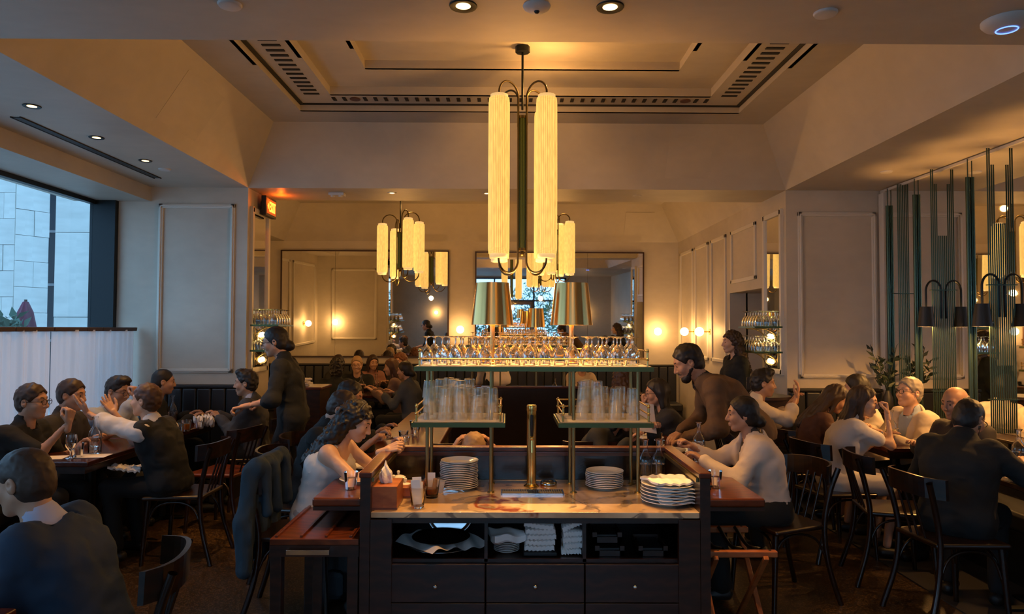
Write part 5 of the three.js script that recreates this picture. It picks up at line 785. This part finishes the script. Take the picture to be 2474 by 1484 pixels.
function person(o) {
  // o: label, at [x,d], turn, s(cale), f(emale), hip (height), lean, hunch, side, twist, head {pitch,yaw,roll}, L/R {hand:[x,y,z] (wrist), pole, pose, dir, palm}, legs, top, jacket, sleeve, bottoms, hair, beard, specs, res
  const s = (o.s ?? 1) * (o.stand ? 1 : 0.9), f = o.f ? 1 : 0, hip = o.stand ? o.hip : (o.hip ?? 0.54) - 0.015, res = o.res ?? 1;
  const g = thing('person', o.label, 'person', [o.at[0], 0, o.at[1]], o.turn);
  const lean = o.lean ?? 0.1, hunch = o.hunch ?? 0.12, side = o.side ?? 0, tw = o.twist ?? 0;
  const P = (b, dir, l) => [b[0] + dir[0] * l * s, b[1] + dir[1] * l * s, b[2] + dir[2] * l * s];
  const dirOf = (a) => [Math.sin(side), Math.cos(a) * Math.cos(side), Math.sin(a)];
  const H = [0, hip, 0], d1 = dirOf(lean), d2 = dirOf(lean + hunch), W = P(H, d1, 0.17), C = P(W, d1, 0.15), N = P(C, d2, 0.17), ct = Math.cos(tw), sn = Math.sin(tw), ax = [ct, 0, -sn];
  const sw = f ? 0.148 : 0.178, off = (p, k, u = 0, fw = 0) => [p[0] + ax[0] * k * s + fw * s * sn, p[1] + u * s - side * 0, p[2] + ax[2] * k * s + fw * s * ct];
  const SL = off(P(C, d2, 0.115), sw), SR = off(P(C, d2, 0.115), -sw);
  const r = (v) => v * s, c = (a, b, ra, rb) => [...a, ...b, r(ra), r(rb ?? ra)];
  const fat = o.fat ?? 1;
  const torso = [c(off(H, -0.075), off(H, 0.075), 0.105 * fat), c(off(W, -0.055), off(W, 0.055), (f ? 0.088 : 0.1) * fat), c(off(C, -0.075), off(C, 0.075), 0.105 * fat, 0.105 * fat), c(off(H, -0.05), off(C, -0.06), 0.1 * fat, 0.1 * fat), c(off(H, 0.05), off(C, 0.06), 0.1 * fat, 0.1 * fat), c(P(C, d2, 0.06), off(P(C, d2, 0.115), sw * 0.9), 0.085, 0.06), c(P(C, d2, 0.06), off(P(C, d2, 0.115), -sw * 0.9), 0.085, 0.06)];
  if (f) torso.push(c(off(C, 0.065, -0.02, 0.075), off(C, 0.07, -0.02, 0.08), 0.055), c(off(C, -0.065, -0.02, 0.075), off(C, -0.07, -0.02, 0.08), 0.055));
  const neckTop = P(N, dirOf((lean + hunch) * 0.6 + 0.12), 0.068), neck = [c(P(N, d2, -0.03), neckTop, f ? 0.052 : 0.06, f ? 0.046 : 0.054)];
  // arms by two-bone reach
  const lu = 0.285 * s, lf = 0.255 * s, arms = { upper: [], fore: [] }, hands = [];
  for (const [S, arm, sg] of [[SL, o.L, 1], [SR, o.R, -1]]) {
    const a = arm ?? { hand: [sg * 0.15, 0.8, 0.3] }; const T = a.hand, v = V3(T[0] - S[0], T[1] - S[1], T[2] - S[2]); let l = v.length(); const mx = (lu + lf) * 0.995; if (l > mx) { v.multiplyScalar(mx / l); l = mx; } const e = Math.acos(Math.max(-1, Math.min(1, (lu * lu + l * l - lf * lf) / (2 * lu * l)))), dir = v.clone().normalize(), pole = V3(...(a.pole ?? [sg * 0.5, -1, -0.4])), pr = pole.sub(dir.clone().multiplyScalar(pole.dot(dir))).normalize();
    const E = V3(...S).add(dir.clone().multiplyScalar(Math.cos(e) * lu)).add(pr.multiplyScalar(Math.sin(e) * lu)), Wp = V3(...S).add(v);
    const Ea = E.toArray(), Wa = Wp.toArray(); arms.upper.push(c(S, Ea, f ? 0.047 : 0.055, f ? 0.036 : 0.042)); arms.fore.push(c(Ea, Wa, f ? 0.037 : 0.043, f ? 0.022 : 0.026));
    const fd = a.dir ? V3(...a.dir).normalize() : Wp.clone().sub(E).normalize(), pn0 = V3(...(a.palm ?? [0, -1, 0.2])), pn = pn0.sub(fd.clone().multiplyScalar(pn0.dot(fd))).normalize(), xx = fd.clone().cross(pn); hands.push({ W: Wp, m: new THREE.Matrix4().makeBasis(xx, fd, pn), sg, pose: a.pose ?? 'relaxed', show: a.show !== false });
  }
  // legs
  const legs = [], shin = [], feet = []; const stand = o.stand;
  for (const sg of [1, -1]) { const hp = off(H, sg * 0.085, -0.02), kn = stand ? [hp[0] + sg * 0.01, hip - 0.43 * s, hp[2] + 0.04 + (sg > 0 ? 0.12 : -0.02) * (o.stride ?? 0)] : [hp[0] * 1.2 + sg * 0.03, hip - 0.02 + (o.knee ?? 0), hp[2] + 0.41 * s], an = stand ? [kn[0], 0.09, kn[2] - 0.05 - (sg > 0 ? -0.08 : 0.16) * (o.stride ?? 0)] : [kn[0], 0.09, kn[2] - (o.tuck ?? 0.06)]; legs.push(c(hp, kn, f ? 0.08 : 0.085, 0.055)); shin.push(c(kn, an, 0.054, 0.038)); feet.push(c([an[0], 0.05, an[2] - 0.03], [an[0] + sg * 0.01, 0.04, an[2] + 0.14 * s], 0.04, 0.032)); }
  const hq = new THREE.Quaternion().setFromEuler(new THREE.Euler(o.head?.pitch ?? 0.1, o.head?.yaw ?? 0, o.head?.roll ?? 0, 'YXZ')), hs = s * (f ? 0.96 : 1), hc = V3(...neckTop).add(V3(0, 0.105 * hs, 0.035 * hs).applyQuaternion(hq)), hm = new THREE.Matrix4().compose(hc, hq, V3(hs, hs, hs));
  // skin: one continuous body with the head and hands
  const all = [...torso, ...neck, ...arms.upper, ...arms.fore, ...legs, ...shin]; const fine = res > 1 ? 0.026 : 0.02; const shrink = 0.006, fB = union(all, 0.035), B = bounds(all, 0.03);
  const pieces = [surface((x, y, z) => fB(x, y, z) + shrink * (o.bare ? 0 : 1), B[0], B[1], o.bare ? 0.013 : fine), headGeo(f, res > 1 ? 0.0085 : 0.0052).clone().applyMatrix4(hm)];
  for (const h of hands) if (h.show) { const q = handGeo(h.pose, res > 1 ? 0.0075 : 0.0042).clone(); if (h.sg > 0) { q.scale(-1, 1, 1); const ix = q.index.array; for (let i = 0; i < ix.length; i += 3) { const t = ix[i]; ix[i] = ix[i + 1]; ix[i + 1] = t; } } const hsz = s * (f ? 0.9 : 1); q.scale(hsz, hsz, hsz); q.applyMatrix4(h.m); q.translate(h.W.x, h.W.y, h.W.z); q.computeVertexNormals(); pieces.push(q); }
  part('body', mergeGeometries(pieces.map((k) => { const q = k.clone(); q.deleteAttribute('uv'); return q; })), skinMat[o.skin ?? 'warm'], g);
  const place = (m) => { m.applyMatrix4(hm); return m; };
  if (o.hair !== 'none') place(part('hair', hairGeo(o.hair ?? 'short', res > 1 ? 0.009 : 0.0058), hmat[o.hairCol ?? 'black'], g));
  if (o.beard) place(part('beard', hairGeo('beard', res > 1 ? 0.008 : 0.005), hmat[o.beardCol ?? o.hairCol ?? 'black'], g));
  if (!o.faceless) { for (const k of [0, 1]) { place(part('eyebrow', browGeo[k], hmat[o.hairCol ?? 'black'], g)); place(part('eye', eyeGeo[k], eyeMat, g)); } }
  if (o.tie) { const t = new THREE.TorusGeometry(0.03, 0.012, 8, 20); t.translate(0, -0.045, -0.098); place(part('hair_tie', t, M.linen, g)); }
  if (o.specs) place(part('eyeglasses', specGeo, M.black, g));
  // clothes: the same limbs, a little fuller, with folds
  const hgr = res > 1 ? 0.021 : 0.0132;
  const fold = (k, amp) => (x, y, z) => { const w = n3(x * 7, y * 7 + k, z * 7) * 2.2; return amp * (1.4 * n3(x * 14 + k, y * 8, z * 14) + 3.4 * (Math.abs(n3(x * 13 + w, y * 24 + w + k, z * 13 - w)) - 0.2) + 1.2 * (Math.abs(n3(x * 30, y * 36 + k, z * 30 + w)) - 0.2)); };
  function garment(name, list, extra, mat, amp, k, cut, cell = hgr) { const B2 = bounds(list, 0.05), u = union(list, 0.04), fo = fold(k, amp); const fld = (x, y, z) => { let d = u(x, y, z) - extra; if (d < 0.05 && d > -0.05) d += fo(x, y, z); return cut ? Math.max(d, cut(x, y, z)) : d; }; const m = part(name, planarUV(surface(fld, B2[0], B2[1], cell)), mat, g); return m; }
  const cutArm = (list, t) => list.map((a) => { const q = a.slice(); for (let k = 0; k < 3; k++) q[3 + k] = a[k] + (a[3 + k] - a[k]) * t; q[7] = a[6] + (a[7] - a[6]) * t; return q; });
  const seedK = (o.at[0] * 7 + o.at[1] * 13) % 50 + 50;
  if (o.bottoms !== null) garment(o.f && o.skirt ? 'skirt' : 'trousers', o.skirt ? [...torso.slice(0, 1), ...cutArm(legs, 0.85)] : [...torso.slice(0, 1), ...legs, ...cutArm(shin, 0.96)], o.skirt ? 0.024 : (o.legs ?? 0.011), cmat(o.bottoms ?? [0.005, 0.007, 0.009]), o.skirt ? 0.004 : 0.002, seedK);
  for (const ft of feet) garment('shoe', [ft], 0.004, M.black, 0, 1, null, 0.014);
  const sl = o.sleeve ?? 1; const tops = o.straps ? [...torso.slice(0, 5), ...torso.slice(7), c(off(C, 0.07, 0.02, 0.06), off(P(C, d2, 0.15), 0.075), 0.03, 0.014), c(off(C, -0.07, 0.02, 0.06), off(P(C, d2, 0.15), -0.075), 0.03, 0.014)] : [...torso]; if (sl > 0) tops.push(...(sl >= 0.5 ? arms.upper : cutArm(arms.upper, sl * 2))); if (sl > 0.5) tops.push(...cutArm(arms.fore, (sl - 0.5) * 2 * 0.95));
  if (sl > 0.5 && !o.jacket) for (const a of arms.fore) tops.push([...cutArm([a], Math.max(0, (sl - 0.5) * 2 * 0.95 - 0.06))[0].slice(3, 6), ...cutArm([a], (sl - 0.5) * 1.9)[0].slice(3, 6), r(0.033), r(0.031)]);
  const collar = c(P(N, d2, -0.045), P(N, d2, 0.022), f ? 0.066 : 0.074, f ? 0.06 : 0.066);
  // neckline: open the garment round the neck
  const open = (rad, dep) => (x, y, z) => { const t = [N[0] + d2[0] * 0.02, N[1] + 0.03 * s, N[2] + 0.045 * s + dep]; return r(rad) - Math.hypot(x - t[0], (y - t[1]) * 0.9, z - t[2]); };
  if (o.jacket) {
    garment('shirt', [...torso.slice(1), collar], 0.008, cmat(o.top), 0.003, seedK + 3, open(0.062, 0));
    const vee = (x, y, z) => { const t = (y - (C[1] - 0.1 * s)) / (0.3 * s), fx = (x - C[0]) * ct - (z - C[2]) * sn, fz = (x - C[0]) * sn + (z - C[2]) * ct; return t > 0 && fz > -0.0 ? (0.02 + 0.085 * Math.min(1, t)) * s * (o.veeW ?? 1) - Math.abs(fx) : -1; };
    const list = [...torso, ...arms.upper, ...cutArm(arms.fore, 0.93), c(P(N, d2, -0.05), P(N, d2, 0.0), 0.082, 0.075)];
    garment(o.jacketName ?? 'jacket', o.vest ? [...torso, c(P(N, d2, -0.06), P(N, d2, -0.02), 0.08, 0.07)] : list, 0.021, cmat(o.jacket), 0.007, seedK + 7, (x, y, z) => Math.max(vee(x, y, z), hip + (o.hem ?? -0.04) - y));
    if (o.vest) garment('sleeves', [...arms.upper, ...cutArm(arms.fore, (sl - 0.5) * 2)], 0.016, cmat(o.top), 0.009, seedK + 5);
  } else garment(o.topName ?? 'shirt', o.collar === false ? tops : [...tops, collar], o.loose ?? 0.013, cmat(o.top), o.fold ?? 0.006, seedK + 3, open(o.neck ?? 0.064, o.neckDep ?? 0.005));
  return g;
}

{ // jacket hung over a chair back
  const L = [[0, 0.86, -0.2, 0, 0.86, 0.2, 0.045, 0.045]]; for (let i = 0; i < 7; i++) { const z = -0.2 + i * 0.067; L.push([-0.03, 0.84, z, -0.055 + 0.02 * Math.sin(i * 2.1), 0.32 + 0.03 * Math.cos(i * 1.7), z * 1.08, 0.036, 0.04]); } for (const z of [-0.16, 0, 0.16]) L.push([0.04, 0.84, z, 0.05, 0.6, z, 0.03, 0.03]); L.push([-0.04, 0.82, 0.19, -0.07, 0.56, 0.22, 0.045, 0.04], [-0.07, 0.56, 0.22, -0.06, 0.28, 0.2, 0.04, 0.034]);
  const o = thing('denim_jacket', 'dark blue denim jacket draped over a chair at the counter', 'jacket', [-1.37, 0, 4.1], 0.0), den = std(0.022, 0.042, 0.06, 0.85, { bumpMap: clothMap, bumpScale: 0.0006 }), [lo, hi] = bounds(L, 0.04), u = union(L, 0.03);
  part('body', planarUV(surface((x, y, z) => u(x, y, z) + 0.03 * n3(x * 12, y * 6, z * 24) + 0.012 * n3(x * 40, y * 18, z * 40), lo, hi, 0.011)), den, o);
}
// ------------------------------------------------------------------ the guests and staff
const onTable = 0.79;
// along the curtain
person({ label: 'man in a black shirt and glasses laughing at the curtain table', at: [-3.27, 4.72], turn: RIGHT, hip: 0.55, lean: 0.12, hunch: 0.1, head: { pitch: 0.02 }, hair: 'short', hairCol: 'brown', specs: true, skin: 'warm', top: [0.005, 0.0075, 0.009], sleeve: 0.45, topName: 'shirt', R: { hand: [-0.1, 1.0, 0.42], pole: [-0.3, -1, 0.3], pose: 'fist', dir: [0.1, 1, 0.1], palm: [0.3, 0, -1] }, L: { hand: [0.16, 0.82, 0.35], pose: 'relaxed' } });
person({ label: 'man behind the laughing man, half hidden by him at the window bench', at: [-3.33, 5.28], turn: RIGHT, hip: 0.54, lean: 0.05, head: { pitch: 0.1 }, hair: 'short', hairCol: 'brown', top: [0.03, 0.03, 0.035], sleeve: 0.5, res: 2 });
person({ label: 'man in a pale blue shirt and glasses with his hand at his face', at: [-3.36, 5.85], turn: RIGHT - 0.35, hip: 0.55, lean: 0.22, hunch: 0.2, head: { pitch: 0.2, yaw: 0.1 }, hair: 'quiff', hairCol: 'black', specs: true, skin: 'warm', top: [0.36, 0.42, 0.52], sleeve: 0.85, R: { hand: [-0.02, 1.06, 0.42], pole: [-0.4, -1, 0.3], pose: 'fist', dir: [0, 1, -0.15], palm: [0, 0, -1] }, L: { hand: [0.14, 0.8, 0.36] }, fold: 0.008 });
person({ label: 'dark-haired man partly hidden behind the man in the vest', at: [-3.2, 6.42], turn: RIGHT + 0.5, hip: 0.55, lean: 0.02, hair: 'crop', hairCol: 'black', top: [0.005, 0.0075, 0.009], sleeve: 1, res: 2 });
person({ label: 'man in a black vest with rolled white sleeves gesturing with both hands', at: [-2.36, 5.0], turn: LEFT - 0.1, hip: 0.55, lean: 0.3, hunch: 0.12, head: { pitch: -0.05, yaw: 0.05 }, hair: 'short', hairCol: 'chestnut', skin: 'pale', top: [0.6, 0.58, 0.57], jacket: [0.005, 0.0075, 0.009], jacketName: 'vest', vest: true, sleeve: 0.68, L: { hand: [0.06, 1.03, 0.62], pole: [0.3, -1, 0.2], pose: 'open', dir: [0.15, 0.7, 0.6], palm: [-0.5, 0.8, -0.2] }, R: { hand: [-0.1, 1.0, 0.5], pole: [-0.3, -1, 0.1], pose: 'open', dir: [0.05, 0.75, 0.55], palm: [0.3, 0.5, -0.6] }, veeW: 0.8 });
person({ label: 'man in a grey suit and open pale shirt facing the curtain', at: [-2.28, 6.42], turn: LEFT + 0.12, hip: 0.54, lean: 0.05, hunch: 0.1, head: { pitch: 0.03 }, hair: 'quiff', hairCol: 'black', skin: 'warm', top: [0.5, 0.47, 0.5], jacket: [0.045, 0.047, 0.05], R: { hand: [-0.16, 0.82, 0.36], pose: 'hold' }, L: { hand: [0.05, 0.82, 0.3], pose: 'fist' } });
person({ label: 'man in a navy blazer and checked shirt seated close by, facing the window', at: [-1.46, 2.5], turn: LEFT + 0.05, hip: 0.54, lean: 0.3, hunch: 0.2, head: { pitch: 0.18, yaw: -0.12 }, hair: 'crop', hairCol: 'brown', skin: 'warm', top: [0.4, 0.42, 0.55], jacket: [0.010, 0.026, 0.055], L: { hand: [0.08, 0.82, 0.34] }, R: { hand: [-0.1, 0.8, 0.3] }, fat: 1.08, res: 0.9 });
// staff
person({ label: 'server in black with tied-back hair walking between the tables', at: [-1.76, 5.85], turn: LEFT + 0.1, hip: 0.9, stand: true, stride: 1, lean: 0.16, hunch: 0.1, head: { pitch: 0.18 }, hair: 'bun', hairCol: 'black', specs: true, skin: 'warm', f: false, s: 0.94, top: [0.005, 0.0075, 0.009], sleeve: 0.6, L: { hand: [0.22, 1.0, 0.34], pose: 'hold' }, R: { hand: [-0.2, 1.0, 0.3], pose: 'hold' } });
person({ label: 'hostess in black with long curly hair standing by the passage', at: [2.38, 7.35], turn: LEFT + 0.1, hip: 0.88, stand: true, lean: -0.03, hunch: 0.05, head: { pitch: 0.02 }, hair: 'curlylong', hairCol: 'brown', skin: 'pale', f: true, s: 0.92, top: [0.005, 0.0075, 0.009], sleeve: 1, L: { hand: [0.18, 0.86, 0.14] }, R: { hand: [-0.18, 0.86, 0.14] } });
person({ label: 'bearded man in a brown jacket leaning over the counter', at: [1.8, 5.15], turn: LEFT - 0.1, hip: 0.88, stand: true, lean: 0.7, hunch: 0.2, head: { pitch: 0.42 }, hair: 'short', hairCol: 'black', beard: true, skin: 'warm', top: [0.02, 0.02, 0.022], jacket: [0.12, 0.068, 0.034], L: { hand: [0.16, 0.84, 0.5], pole: [0.7, -0.2, -0.6] }, R: { hand: [-0.16, 0.84, 0.5], pole: [-0.7, -0.2, -0.6] }, fat: 1.12, s: 1.02, veeW: 0.6 });
person({ label: 'server in white moving beyond the far station', at: [-0.12, 9.95], turn: AWAY + 0.6, hip: 0.9, stand: true, lean: 0.1, hair: 'short', hairCol: 'black', top: [0.62, 0.58, 0.55], sleeve: 1, res: 2 });
// at the counter, window side
person({ label: 'woman with long dark curls in a white sleeveless top eating at the counter', at: [-1.13, 4.2], turn: RIGHT - 0.18, hip: 0.55, lean: 0.3, hunch: 0.22, head: { pitch: 0.42, yaw: 0.05 }, hair: 'curlylong', hairCol: 'black', skin: 'pale', f: true, top: [0.55, 0.54, 0.53], sleeve: 0, straps: true, collar: false, neck: 0.1, topName: 'sleeveless_top', bare: true, bottoms: [0.3, 0.3, 0.32], R: { hand: [-0.1, 0.93, 0.47], pole: [-0.5, -1, 0.1], pose: 'pinch', dir: [0.25, 0.35, 1], palm: [0.6, -0.5, 0.1] }, L: { hand: [0.08, 0.92, 0.45], pose: 'pinch' } });
person({ label: 'man in glasses bent over his plate at the counter', at: [-1.34, 4.78], turn: RIGHT - 0.05, hip: 0.55, lean: 0.24, hunch: 0.22, head: { pitch: 0.5 }, hair: 'short', hairCol: 'brown', specs: true, skin: 'warm', top: [0.005, 0.0075, 0.009], sleeve: 0.75, R: { hand: [-0.12, 0.87, 0.45], pose: 'hold' }, L: { hand: [0.12, 0.87, 0.45], pose: 'pinch' } });
person({ label: 'man with a dark beard looking along the counter', at: [-1.36, 5.36], turn: RIGHT - 0.1, hip: 0.55, lean: 0.18, hunch: 0.18, head: { pitch: 0.25 }, hair: 'short', hairCol: 'black', beard: true, skin: 'tan', top: [0.005, 0.0075, 0.009], sleeve: 1, R: { hand: [-0.16, 0.84, 0.4], pose: 'relaxed' }, L: { hand: [0.14, 0.84, 0.4] } });
person({ label: 'grey-blond guest in a pink shirt bent low behind the station', at: [-0.32, 5.2], turn: 0.2, hip: 0.52, lean: 0.88, hunch: 0.4, head: { pitch: 0.85 }, hair: 'short', hairCol: 'blond', skin: 'pale', top: [0.5, 0.32, 0.28], sleeve: 0.8, L: { hand: [0.14, 0.82, 0.5] }, R: { hand: [-0.14, 0.82, 0.5] } });
person({ label: 'guest in dark clothes reading a white menu behind the station', at: [0.62, 5.25], turn: 0.75, hip: 0.52, lean: 0.4, hunch: 0.3, head: { pitch: 0.45, yaw: 0.5 }, hair: 'bob', hairCol: 'black', skin: 'warm', f: true, top: [0.02, 0.022, 0.02], sleeve: 1, L: { hand: [0.16, 0.9, 0.46], pose: 'hold' }, R: { hand: [-0.12, 0.84, 0.44] } });
// at the counter, mirror side
person({ label: 'woman in a cream denim jacket with a low bun at the counter', at: [1.6, 4.32], turn: LEFT - 0.12, hip: 0.55, lean: 0.16, hunch: 0.2, head: { pitch: 0.05, yaw: -0.05 }, hair: 'bun', hairCol: 'black', skin: 'warm', f: true, tie: true, hem: 0.06, legs: 0.03, s: 0.98, top: [0.03, 0.025, 0.025], jacket: [0.62, 0.52, 0.44], fat: 1.08, L: { hand: [0.1, 0.83, 0.4], pole: [0.6, -1, -0.2], pose: 'relaxed' }, R: { hand: [-0.02, 0.9, 0.46], pole: [-0.4, -1, 0], pose: 'hold' }, bottoms: [0.005, 0.0075, 0.009], veeW: 0.7 });
person({ label: 'dark-haired woman in glasses resting her chin on her hand', at: [1.42, 5.85], turn: LEFT, hip: 0.54, lean: 0.2, hunch: 0.2, head: { pitch: 0.12 }, hair: 'bob', hairCol: 'black', specs: true, skin: 'warm', f: true, top: [0.02, 0.02, 0.022], sleeve: 0.3, L: { hand: [-0.02, 1.0, 0.28], pole: [0.3, -1, 0.3], pose: 'fist', dir: [-0.1, 1, 0.1], palm: [0, 0, -1] }, R: { hand: [-0.12, 0.82, 0.34] } });
// along the mirrored wall
person({ label: 'young man in a pale shirt with his hand raised, near the pillar', at: [2.12, 6.18], turn: RIGHT - 0.15, hip: 0.56, lean: 0.12, hunch: 0.12, head: { pitch: 0.05 }, hair: 'quiff', hairCol: 'black', skin: 'warm', top: [0.62, 0.53, 0.42], sleeve: 0.75, s: 1.03, R: { hand: [-0.02, 1.04, 0.4], pole: [-0.3, -1, 0.1], pose: 'relaxed', dir: [0, 1, 0.2], palm: [0.4, 0, -1] }, L: { hand: [0.1, 0.98, 0.38] } });
person({ label: 'woman in a dark floral dress with long hair bent to the table', at: [2.46, 5.86], turn: RIGHT - 0.25, hip: 0.54, lean: 0.3, hunch: 0.25, head: { pitch: 0.5 }, hair: 'long', hairCol: 'brown', skin: 'warm', f: true, top: [0.055, 0.02, 0.014], sleeve: 0.18, topName: 'dress', skirt: true, bottoms: [0.03, 0.013, 0.01], L: { hand: [0.12, 0.84, 0.4] }, R: { hand: [-0.12, 0.86, 0.4] } });
person({ label: 'woman in a white dress with long straight hair, chin on hand', at: [2.42, 5.2], turn: RIGHT - 0.2, hip: 0.55, lean: 0.24, hunch: 0.22, head: { pitch: 0.12, yaw: -0.35 }, hair: 'long', hairCol: 'brown', skin: 'pale', f: true, top: [0.62, 0.57, 0.53], sleeve: 0.3, topName: 'dress', loose: 0.017, skirt: true, bottoms: [0.6, 0.56, 0.53], R: { hand: [-0.06, 1.02, 0.34], pole: [-0.2, -1, 0.4], pose: 'fist', dir: [0.1, 1, -0.1], palm: [0, 0, -1] }, L: { hand: [0.1, 0.82, 0.36] } });
person({ label: 'dark-haired woman in a white blouse on the banquette', at: [3.14, 6.05], turn: LEFT - 0.4, hip: 0.55, lean: 0.12, hunch: 0.12, head: { pitch: 0.1, yaw: -0.3 }, hair: 'bob', hairCol: 'black', skin: 'pale', f: true, top: [0.62, 0.54, 0.46], sleeve: 0.35, loose: 0.02, L: { hand: [0.1, 0.82, 0.32] }, R: { hand: [-0.1, 0.82, 0.34] } });
person({ label: 'grey-haired man in glasses and a cream jacket on the banquette', at: [3.22, 5.52], turn: LEFT + 0.15, hip: 0.55, lean: 0.06, hunch: 0.08, head: { pitch: -0.12, yaw: 0.1 }, hair: 'short', hairCol: 'grey', specs: true, skin: 'pale', top: [0.3, 0.36, 0.46], jacket: [0.55, 0.46, 0.35], L: { hand: [0.12, 0.82, 0.34] }, R: { hand: [-0.1, 0.84, 0.34], pose: 'hold' } });
person({ label: 'bald man in dark clothes on the banquette', at: [3.24, 4.95], turn: LEFT + 0.3, hip: 0.54, lean: 0.08, hunch: 0.1, head: { pitch: 0.15 }, hair: 'bald', hairCol: 'brown', skin: 'tan', top: [0.03, 0.025, 0.022], sleeve: 1, res: 1.5 });
person({ label: 'bearded man in glasses and dark knitwear seen from behind', at: [2.58, 4.05], turn: RIGHT + 0.75, hip: 0.56, lean: 0.22, hunch: 0.24, head: { pitch: 0.4, yaw: -0.3 }, hair: 'crop', hairCol: 'black', beard: true, specs: true, skin: 'warm', top: [0.005, 0.0075, 0.009], sleeve: 0.58, fat: 1.2, loose: 0.02, topName: 'knit_sweater', R: { hand: [-0.28, 0.84, 0.36], pole: [-1, -0.8, 0] }, L: { hand: [0.2, 0.82, 0.42] } });
// the back of the room
const back = (label, px, d, turn, hair, hairCol, top, extra = {}) => person({ label, at: [X(px, d), d], turn, hip: 0.54, hair, hairCol, top, sleeve: 0.9, res: 2, L: { hand: [0.14, 0.82, 0.34] }, R: { hand: [-0.14, 0.82, 0.34] }, ...extra });
back('blond man in glasses facing the room at the back table', 866, 9.95, 0.1, 'short', 'blond', [0.005, 0.0075, 0.009], { specs: true, lean: 0.08, skin: 'pale' });
back('woman in glasses with shoulder-length hair on the back banquette', 820, 10.6, 0.2, 'bob', 'brown', [0.02, 0.02, 0.02], { f: true, specs: true, skin: 'pale' });
back('dark-haired guest seen from behind before the blond man', 812, 9.0, AWAY, 'curly', 'black', [0.005, 0.0075, 0.009]);
back('woman with very long hair in profile at the small back table', 968, 9.25, LEFT, 'long', 'chestnut', [0.16, 0.1, 0.08], { f: true, skin: 'pale' });
back('curly ginger-haired guest on the back banquette', 978, 10.5, -0.4, 'curly', 'ginger', [0.02, 0.02, 0.022], { lean: 0.1, s: 1.03 });
back('long-haired woman leaning toward the ginger-haired guest', 897, 10.65, 0.5, 'long', 'brown', [0.3, 0.14, 0.1], { f: true, sleeve: 0.2 });
back('guest in grey seen from behind beside the very long hair', 1000, 8.6, LEFT - 0.3, 'bun', 'black', [0.06, 0.07, 0.08], { f: true });
back('curly brown-haired guest seen from behind near the far station', 1498, 7.6, AWAY - 0.4, 'curlylong', 'chestnut', [0.05, 0.025, 0.015], { f: true });
back('guest in beige at the table below the rack mirror', 1400, 10.4, 0.3, 'short', 'grey', [0.4, 0.32, 0.24]);
// things held or worn
{ const fk = fork(0, 0, 0, 'steel fork in the hand of the long-haired woman at the counter', 0.3); fk.position.set(-0.66, 0.98, -4.12); fk.rotation.set(-0.9, 1.3, 0); }
{ const g = box(0.16, 0.22, 0.002); const m = single('menu_sheet', g, M.paper, 'white menu held up by the guest behind the station', 'menu', [0.98, 1.0, 4.98], 0.4); m.rotation.x = -0.5; }
single('lap_napkin', cloth(0.22, 0.02, 0.2, 14, 0.012, 2), M.linen, 'pale napkin on the lap of the woman in the cream jacket', 'napkin', [1.26, 0.652, 4.22], 0.3).rotation.z = 0.12;
single('lap_napkin', cloth(0.2, 0.02, 0.16, 14, 0.012, 4), M.linen, 'pale napkin on the lap of the man in the black vest', 'napkin', [-2.62, 0.655, 4.9], 0.3).rotation.z = -0.1;
renderer.render(scene, camera);
